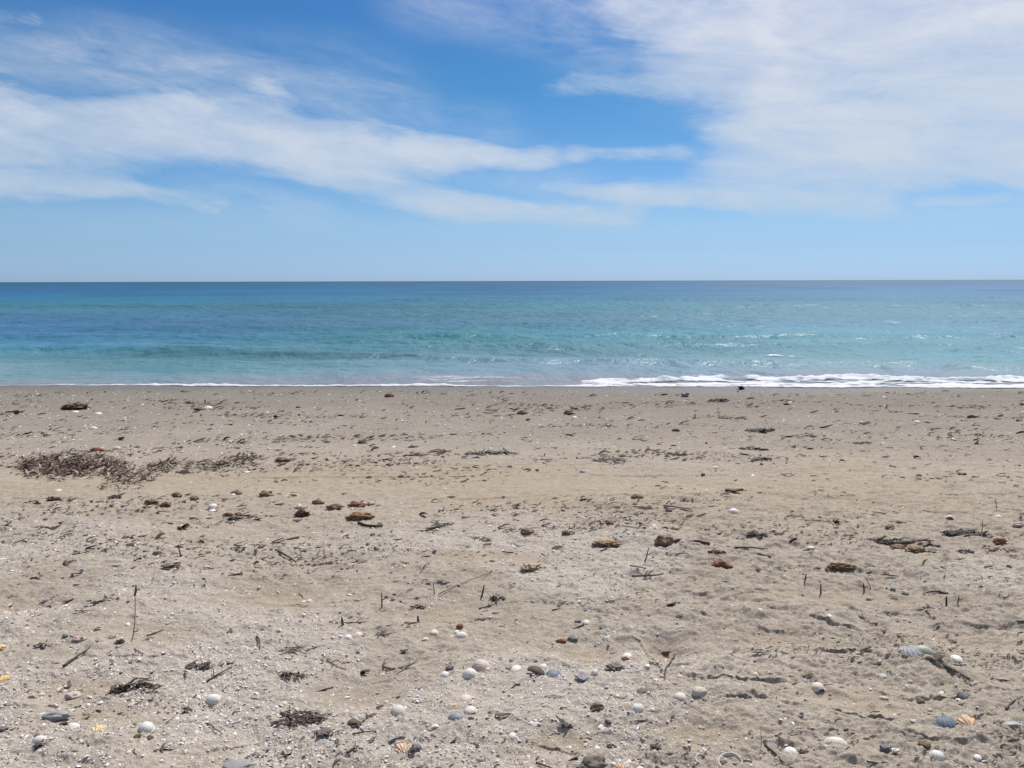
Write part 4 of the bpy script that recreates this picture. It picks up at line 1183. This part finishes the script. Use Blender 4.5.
scrap(138, 564, 10, 'weed_brown', 'brown round scrap left of the black humped one', 3, .6)
upright(181, 560, 10, 2.6, 'twig', 'short upright stub right of the black humped scrap', (-.12, 0), name='twig_stub')
stick(186, 553, 202, 548, 1.8, 'twig_pale', 'pale thin stick right of the short upright stub', .03)
scrap(68, 567, 18, 'weed', 'dark looping strip on the left sand before the hollows', 2, .2, -12)
scrap(184, 530, 16, 'weed_brown', 'dull brown flat scrap in the left middle sand', 3, .4)
chip(4, 558, 10, 'white_shell', 'white shell at the left border of the middle sand', 0)
stick(277, 552, 297, 560, 3.2, 'weed', 'dark slanting stalk on the smooth sand left of the centre', .03, name='weed_stalk', cat='seaweed')
tuft(328, 564, 26, 'weed', 'broken line of dark weed bits', 10, .1, .3, .1)
stick(421, 574, 432, 565, 2, 'twig_pale', 'pale leaning sprig right of the broken line of weed', .04)
tuft(480, 543, 26, 'weed_grey', 'grey tangle with white bits right of the dark twig tangle', 14, .2, .6, .07)
# --- right middle
tuft(902, 546, 66, 'weed', 'long heap of dark stalks with a tan stone at its foot', 46, .35, .28, .05, name='seaweed_heap')
stone(898, 553, 16, 'brown_stone', 'tan brown stone at the foot of the long heap of stalks', .65, .6, 0, .1, name='stone', cat='stone')
sponge(914, 558, 18, 'weed_orange', 'orange brown flat bit right of the tan stone', .6, .35)
tuft(968, 534, 46, 'weed_black', 'dark flat weed mat with rusty bits near the right side', 40, .25, .4, .07, name='seaweed_heap')
tuft(990, 545, 50, 'weed_brown', 'brown straggling weed below the dark flat mat', 24, .2, .35, .06)
tuft(962, 552, 26, 'weed_black', 'black clump left of the brown straggling weed', 16, .2, .4, .09)
sponge(1000, 540, 13, 'rust_stone', 'rusty red clump on the right end of the dark mat', .6, .6)
upright(981, 531, 14, 1.3, 'twig', 'thin looped twig rising from the dark flat mat', (.1, 0), branch=True)
scrap(812, 549, 14, 'weed_black', 'dark scrap with a white shell under it right of the centre', 2, .4, -8)
chip(811, 553, 10, 'white_shell', 'white shell under the dark scrap', 0)
scrap(792, 547, 12, 'weed_brown', 'brown scrap left of the dark one with a shell under it', 3, .4)
scrap(836, 521, 8, 'weed_black', 'black lump at the end of a pale lying twig', 3, .6)
stick(805, 519, 832, 520, 1.4, 'twig_pale', 'pale lying twig ending at a black lump', .05)
tuft(797, 514, 22, 'weed_grey', 'grey crumbly weed left of the pale lying twig', 14, .2, .5, .1)
stone(1017, 508, 7.65, 'grey_stone', 'dark grey pebble near the right border of the middle sand', .8, .7)
stone(1019, 525, 11.9, 'pale_stone', 'purplish grey pebble at the right border', .6, .5)
upright(997, 506, 10, 1.6, 'twig_pale', 'white short stick standing near the right border', (-.2, 0))
sponge(841, 573, 22, 'weed_orange', 'pale orange brown frayed clump on the right sand', .5, .3)
scrap(826, 575, 9, 'weed_brown', 'red brown scrap left of the frayed orange clump', 2, .5, 0)
tuft(953, 494, 26, 'weed', 'dark slanting weed bit on empty sand at the right', 9, .15, .3, .1)
tuft(928, 509, 16, 'weed_grey', 'small grey tuft in front of the dark slanting bit', 10, .3, .6, .1)
scrap(890, 527, 12, 'weed', 'dark low scrap behind the long heap of stalks', 2, .35, 0)
stone(962, 474, 9, 'weed_black', 'black flat stone far right on empty sand', .7, .5)
stone(919, 476, 6, 'slate_stone', 'small black pebble left of the black flat stone', .8, .8)
tuft(861, 443, 28, 'weed', 'thin dark weed line on the far right sand', 8, .06, .25, .06)
# --- far sand toward the water
sponge(76, 409, 22, 'weed_brown', 'rusty brown seaweed clump on damp sand near the water', .6, .32, 'seaweed_clump', 'seaweed')
cockle(75, 412, 7, 'white_shell', 'white shell at the foot of the rusty brown clump', 20, (10, 0))
tuft(14, 412, 22, 'weed_black', 'black low weed bit near the water at the far left', 10, .3, .4, .12)
cockle(98, 414, 7, 'white_shell', 'white shell right of the rusty brown clump', 30, (10, 0))
cockle(93, 429, 9, 'white_shell', 'brightest white shell on the left damp sand', 80, (10, 0), sc=(.7, 1, 1))
cockle(208, 408, 8, 'white_shell', 'white shell beside a dark strip near the water', 30, (10, 0))
scrap(200, 410, 12, 'weed_black', 'dark strip left of a white shell near the water', 2, .4, 0)
stone(389, 397, 10, 'rust_stone', 'reddish stone on wet sand close to the surf', .6, .6, name='stone', cat='stone')
tuft(719, 401, 27, 'weed_black', 'black humped seaweed nearest the surf right of the centre', 14, .3, .5, .16)
scrap(741, 389, 15, 'weed_black', 'black strip touching the foam line', 3, .3, 0)
stone(569, 414, 12, 'brown_stone', 'dark brown stone with a black scrap behind it on damp sand', .6, .6, name='stone', cat='stone')
scrap(574, 409, 9, 'weed_black', 'black scrap behind the dark brown stone', 2, .4, -20)
stone(522, 414, 10, 'brown_stone', 'brown stone left of the one with a black scrap', .6, .6, name='stone', cat='stone')
tuft(607, 426, 14, 'weed_black', 'small dark tuft in the far middle sand', 8, .2, .5, .16)
stone(676, 432, 8, 'rust_stone', 'dark brown pebble on far sand left of the black tufts', .7, .6)
tuft(760, 432, 32, 'weed_black', 'wide black tuft of weed on far sand', 18, .3, .5, .1)
tuft(754, 451, 32, 'weed_black', 'black weed strip in front of the wide black tuft', 14, .15, .3, .12)
tuft(761, 461, 24, 'weed', 'dark grainy weed patch nearest of the three black tufts', 16, .15, .5, .1)
tuft(724, 418, 18, 'weed_black', 'black weed strip between the humped seaweed and the wide tuft', 8, .2, .4, .16)
stone(972, 418, 10, 'rust_stone', 'red brown flat stone on damp sand at the far right', .5, .5, name='stone', cat='stone')
scrap(960, 408, 8, 'weed_black', 'black knot on damp sand left of the red brown flat stone', 3, .5)
tuft(912, 415, 16, 'weed_black', 'short row of black bits on damp sand', 6, .1, .3, .16)
scrap(786, 405, 10, 'weed_black', 'black lump right of the humped seaweed near the surf', 3, .5)
tuft(418, 456, 22, 'weed', 'dark weed at the left end of the far wrack line', 12, .2, .4, .12)
tuft(440, 453, 24, 'weed', 'dark weed lump in the middle of the far wrack line', 14, .3, .5, .12)
tuft(490, 455, 56, 'weed_grey', 'long thin grey wrack line curving over the tan sand', 30, .1, .25, .05, name='seaweed_line')
tuft(610, 461, 40, 'weed_grey', 'thin grey scatter of weed on the tan sand', 18, .08, .6, .05)
tuft(681, 456, 26, 'weed', 'brown grey weed bit right of the thin scatter', 10, .2, .4, .1)
tuft(548, 461, 22, 'weed_grey', 'faint grey bit left of the thin scatter', 8, .08, .4, .08)
scrap(363, 443, 13, 'weed_brown', 'brown flat stain of weed on the far tan sand', 3, .45)


# ------------------------------------------------------------------ heaps of weed strips nobody could count
def strips_np(cx, cy, cz, L, wd, rot, tilt, rr, name, mat, label, kind='stuff'):
    """many flat bent strips (thin closed prisms) in one mesh"""
    n = len(cx)
    t = np.array([-.5, -.17, .17, .5]); hw = np.array([.25, .5, .45, .15])
    bend = rng.uniform(-.22, .22, n)[:, None]; lift = rng.uniform(.02, .16, n)[:, None]
    lx = t[None] * L[:, None]; ly0 = bend * L[:, None] * (1 - 4 * t[None] ** 2)
    lz = lift * L[:, None] * (1 - 4 * t[None] ** 2) * rng.choice([-.3, 1], n)[:, None] + tilt[:, None] * (t[None] + .5) * L[:, None]
    c, s = np.cos(rot)[:, None], np.sin(rot)[:, None]
    tw = rng.uniform(-.9, .9, n)[:, None]
    V = []
    for i in range(4):
        for a, b in ((-1, 0), (1, 0), (1, 1), (-1, 1)):
            yy = ly0[:, i] + a * hw[i] * wd * np.cos(tw[:, 0]); zz = lz[:, i] + a * hw[i] * wd * np.sin(tw[:, 0]) * .7 + b * .12 * wd
            V.append(np.stack([cx + lx[:, i] * c[:, 0] - yy * s[:, 0], cy + lx[:, i] * s[:, 0] + yy * c[:, 0], cz + zz], 1))
    V = np.stack(V, 1).reshape(-1, 3)
    f = []
    for i in range(3):
        for k in range(4):
            f.append((i * 4 + k, i * 4 + (k + 1) % 4, i * 4 + 4 + (k + 1) % 4, i * 4 + 4 + k))
    f += [(3, 2, 1, 0), (12, 13, 14, 15)]
    f = np.array(f)
    Fc = (f[None] + (np.arange(n) * 16)[:, None, None]).reshape(-1, 4)
    me = raw_mesh(name, V, Fc, False)
    a = me.attributes.new('rnd', 'FLOAT', 'POINT'); a.data.foreach_set('value', np.repeat(rr, 16).astype(np.float32))
    return tag(link(name, me, M[mat]), label, None, None, kind)

def ghv(x, y):
    return ground_h(np.asarray(x, float), np.asarray(y, float))

def heap(pts, n, zh, name, mat, label, Lpx=(4, 11), wpx=1.1):
    """pts: (px, py, rx, ry, weight) ellipses in the photo"""
    xs, ys, hs = [], [], []
    w = np.array([p[4] for p in pts], float); w /= w.sum()
    pick = rng.choice(len(pts), n, p=w)
    for k in pick:
        px, py, rx, ry, _ = pts[k]
        r, a = math.sqrt(rng.random()) ** 1.15, rng.uniform(0, 6.283)
        x, y = at(px + rx * r * math.cos(a), py + ry * r * math.sin(a))
        xs.append(x); ys.append(y); hs.append(zh * (1 - r * r) * rng.random())
    xs, ys, hs = map(np.array, (xs, ys, hs))
    u = ys / FPX
    rot = np.where(rng.random(n) < .55, rng.normal(-.5, .7, n), rng.uniform(0, 6.283, n))
    return strips_np(xs, ys, ghv(xs, ys) + hs + .002, rng.uniform(*Lpx, n) * u, rng.uniform(.6, 1.5, n) * wpx * u, rot, rng.uniform(-.1, .6, n), rng.random(n), name, mat, label)

heap([(52, 468, 34, 8, 3), (95, 468, 36, 8, 3), (75, 462, 50, 6, 2), (60, 476, 36, 6, 1), (30, 466, 16, 6, .6), (120, 470, 14, 7, .6)], 760, .045, 'seaweed_heap', 'weed_mix', 'broad heap of dry purplish brown weed strips on the tan sand', (5, 14), 1.7)
heap([(170, 466, 22, 6, 2), (205, 466, 22, 5, 1.5), (235, 462, 22, 5, 1.4), (130, 478, 26, 6, 1.6), (120, 487, 22, 6, .8), (150, 471, 22, 6, 1), (250, 458, 12, 3, .8)], 520, .02, 'seaweed_trail', 'weed_mix', 'loose trail of weed strips running right from the broad weed heap', (4, 11), 1.4)

# ------------------------------------------------------------------ scatter: zones of the beach
ZONES = [  # name for the label, group tail, predicate
    ('damp sand near the waterline', lambda x, y: y > 8.2),
    ('tan middle sand', lambda x, y: (y <= 8.2) & (y > 4.6)),
    ('shelly foreground sand', lambda x, y: (y <= 4.6) & (x < .25)),
    ('rippled foreground sand', lambda x, y: (y <= 4.6) & (x >= .25)),
]
def zone_of(x, y):
    for i, (_, f) in enumerate(ZONES):
        if f(x, y):
            return i
def sample(n, p_near, ymax=11.3, ymin=1.9, margin=1.0, fy=None):
    """points on the sand, spread so that the photo's density is followed; rows drawn in screen depth"""
    px = rng.uniform(-120 * margin, W + 120 * margin, n)
    py = 768 + 40 - (768 + 40 - 391) * rng.random(n) ** p_near
    out = np.array([ray_plane(a, b, 0) for a, b in zip(px, py)])
    z = base_h(out[:, 0], out[:, 1])
    for _ in range(14):
        t = np.array([0])
        k = (z - CAM_H) / (0 - CAM_H)
        z = .5 * z + .5 * base_h(out[:, 0] * k, out[:, 1] * k)
    k = (z - CAM_H) / (0 - CAM_H)
    X, Y = out[:, 0] * k, out[:, 1] * k
    ok = (Y < shore_y(X) - .15) & (Y > ymin)
    return X[ok], Y[ok]

# --- shell grit: thousands of chips (one object), then 300 bigger ones as things
def grit(X, Y, size, name, mat, label):
    n = len(X)
    a = np.array([0, .8, 1.7, 2.7, 3.6, 5.0])
    rad = rng.uniform(.6, 1.0, (n, 6)) * size[:, None] * .5
    th = a[None] + rng.uniform(0, 6.28, n)[:, None]
    el_ = rng.uniform(.45, .95, n)[:, None]
    ro = rng.uniform(0, 3.14, n)[:, None]
    x0, y0 = rad * np.cos(th), rad * np.sin(th) * el_
    x = x0 * np.cos(ro) - y0 * np.sin(ro); y = x0 * np.sin(ro) + y0 * np.cos(ro)
    tx, ty = rng.normal(0, .35, n)[:, None], rng.normal(0, .35, n)[:, None]
    z = x * tx + y * ty
    zb = ghv(X, Y) + size * .08
    ring = np.stack([X[:, None] + x, Y[:, None] + y, zb[:, None] + z], 2)
    top = np.stack([X, Y, zb + size * .22], 1)[:, None]; bot = np.stack([X, Y, zb - size * .2], 1)[:, None]
    V = np.concatenate([ring, top, bot], 1).reshape(-1, 3)
    f = np.array([(i, (i + 1) % 6, 6) for i in range(6)] + [((i + 1) % 6, i, 7) for i in range(6)])
    Fc = (f[None] + (np.arange(n) * 8)[:, None, None]).reshape(-1, 3)
    me = raw_mesh(name, V, Fc, False)
    at2 = me.attributes.new('rnd', 'FLOAT', 'POINT'); at2.data.foreach_set('value', np.repeat(rng.random(n), 8).astype(np.float32))
    return tag(link(name, me, M[mat]), label, None, None, 'stuff')

X, Y = sample(190000, 1.15)
hd = np.clip(sstep(-.12, .35, fbm(X * 1.1, Y * 1.6, 3, 71) - 0.10 * X), 0, 1) * (1 - .8 * hollow_mask(X, Y)) * (1 - .9 * sstep(3.7, 5.0, Y))
cl = sstep(-.05, .4, fbm(X * 3.2, Y * 4.5, 3, 73))
far = sstep(5.5, 7.0, Y) * (.05 + .30 * cl)
k = rng.random(len(X)) < np.clip(-.0 + .05 + .62 * hd * (.35 + .65 * cl) + far, 0, 1) * (1 - .75 * sstep(.3, 1.2, X) * (Y < 5)) * (1 - .92 * np.exp(-((Y - 5.2) / .55) ** 2))
X, Y = X[k], Y[k]
size = np.clip(rng.lognormal(math.log(.0072), .48, len(X)), .003, .02) * (1 + .27 * np.clip(Y - 3, 0, 6))
grit(X, Y, size, 'shell_grit', 'chips', 'fine pale shell grit strewn over the sand')

# --- weed crumbs
X, Y = sample(230000, 1.3)
cl = sstep(.08, .5, fbm(X * .8, Y * 2.4, 4, 173)) * 1.5 + .5 * sstep(.15, .45, fbm(X * 4, Y * 9, 2, 174))
smooth_ = .93 * np.exp(-((Y - 5.15) / .42) ** 2)
k = rng.random(len(X)) < np.clip(.025 + .42 * cl + .16 * np.exp(-((Y - 4.1) / .5) ** 2) * sstep(-.4, .3, X) * sstep(-.2, .3, fbm(X * 2.2, Y * 5, 3, 175)), 0, 1) * np.interp(Y, [2.6, 4.0], [.42, 1.0]) * (1 + .7 * sstep(.1, .6, X) * (Y < 3.6)) * (1 - smooth_) * (1 - .5 * sstep(9.8, 11.2, Y)) * (.75 + .5 * sstep(5.5, 7, Y)) * (1 - .45 * hollow_mask(X, Y) * (Y < 4.6))
X, Y = X[k], Y[k]
n = len(X)
L = np.clip(rng.lognormal(math.log(.0112), .55, n), .004, .05) * (1 + .3 * np.clip(Y - 3, 0, 6)) * np.interp(Y, [2.4, 4.2], [.62, 1.0])
strips_np(X, Y, ghv(X, Y) + .001, L, L * rng.uniform(.14, .42, n), rng.normal(0, .6, n), rng.uniform(-.05, .35, n) ** 1.0, rng.random(n), 'weed_crumbs', 'crumbs', 'fine dark crumbs of dry weed strewn over the sand')

# --- countable small things: copies of a few models
def variants(fn, k):
    return [fn(i) for i in range(k)]
def proto_objs(name, meshes, mats):
    out = []
    for me in meshes:
        for mt in mats:
            m2 = me.copy(); m2.materials.clear(); m2.materials.append(M[mt])
            out.append(bpy.data.objects.new(name, m2))
    return out
def strew(name, protos, X, Y, size, label, cat, rotf, tiltd=10, sink=.02):
    Z = ghv(X, Y)
    for x, y, z, s in zip(X, Y, Z, size):
        p = RS.choice(protos)
        o = p.copy()
        COL.objects.link(o)
        o.location = (x, y, z - sink * s)
        o.rotation_euler = (R(RS.gauss(0, tiltd)), R(RS.gauss(0, tiltd)), rotf())
        q = s * RS.uniform(.85, 1.15)
        o.scale = (s, q, q)
        zi = zone_of(x, y)
        tag(o, label % ZONES[zi][0], cat, cat + 's on the ' + ZONES[zi][0])
    for p in protos:
        bpy.data.objects.remove(p)
def pick(n, p_near, dens, N_=6000):
    X, Y = sample(N_, p_near, margin=.15)
    k = np.nonzero(rng.random(len(X)) < dens(X, Y))[0][:n]
    return X[k], Y[k]

flat_rot = lambda: RS.gauss(0, .5) + RS.choice((0, math.pi))
any_rot = lambda: RS.uniform(0, 6.28)
X, Y = pick(290, 1.15, lambda x, y: np.clip(.35 + .6 * sstep(-.1, .4, fbm(x * 1.3, y * 2, 3, 71)), 0, 1) * (1 - .9 * np.exp(-((y - 5.2) / .5) ** 2)) * (1 - .5 * sstep(.3, 1.0, x) * (y < 4.6)))
strew('shell_chip', proto_objs('shell_chip', variants(lambda i: chip_me(RS, 7 + i % 3, .12), 6), ('white_shell', 'white_shell', 'white_shell', 'cream_shell', 'pink_shell')),
      X, Y, np.clip(rng.lognormal(math.log(3.8), .35, len(X)), 2.2, 7.5) * Y / FPX, 'small pale broken shell chip among many on the %s', 'shell chip', any_rot, 14)
X, Y = pick(80, 1.2, lambda x, y: (1 - .9 * np.exp(-((y - 5.2) / .5) ** 2)) * .7 + 0 * x)
strew('small_cockle', proto_objs('small_cockle', [shell_me(20, .5, seed=60), shell_me(14, .4, seed=61), shell_me(24, .5, seed=62, flip=True)], ('white_shell', 'white_shell', 'cream_shell', 'grey_shell')),
      X, Y, np.clip(rng.lognormal(math.log(5.5), .2, len(X)), 4, 8) * Y / FPX, 'small whole cockle shell lying on the %s', 'small shell', any_rot, 14, .12)
X, Y = pick(110, 1.2, lambda x, y: (1 - .85 * np.exp(-((y - 5.2) / .5) ** 2)) * .7 + 0 * x)
strew('small_pebble', proto_objs('small_pebble', [blob_me(1, .75, .6, .12, 2, 200 + i) for i in range(5)], ('brown_stone', 'grey_stone', 'slate_stone', 'pale_stone', 'rust_stone')),
      X, Y, np.clip(rng.lognormal(math.log(4.2), .25, len(X)), 2.5, 7) * Y / FPX, 'small dull pebble lying on the %s', 'small pebble', any_rot, 8, -.04)
X, Y = pick(290, 1.3, lambda x, y: np.clip(.08 + .92 * sstep(.05, .5, fbm(x * .8, y * 2.4, 4, 173)), 0, 1) * (1 - .9 * np.exp(-((y - 5.15) / .4) ** 2)) * (1 - .5 * sstep(10, 11.2, y)))
strew('weed_scrap', proto_objs('weed_scrap', [scrap_me(RS, 1 + i % 3, .13 + .03 * (i % 4)) for i in range(8)], ('weed', 'weed_black', 'weed', 'weed_brown', 'weed_grey')),
      X, Y, np.clip(rng.lognormal(math.log(7.5), .35, len(X)), 4, 15) * Y / FPX, 'small dark scrap of dry weed on the %s', 'weed scrap', flat_rot, 6, 0)
X, Y = pick(110, 1.0, lambda x, y: (y < 5.2) * .6 * (1 - .8 * np.exp(-((y - 5.2) / .5) ** 2)))
strew('small_twig', proto_objs('small_twig', [stick_me(RS, .04 + .01 * (i % 3), .06, .1 * (i % 3), i % 2) for i in range(6)], ('twig', 'twig', 'twig_pale')),
      X, Y, np.clip(rng.lognormal(math.log(14), .3, len(X)), 8, 26) * Y / FPX, 'thin short twig lying on the %s', 'small twig', flat_rot, 5, 0)
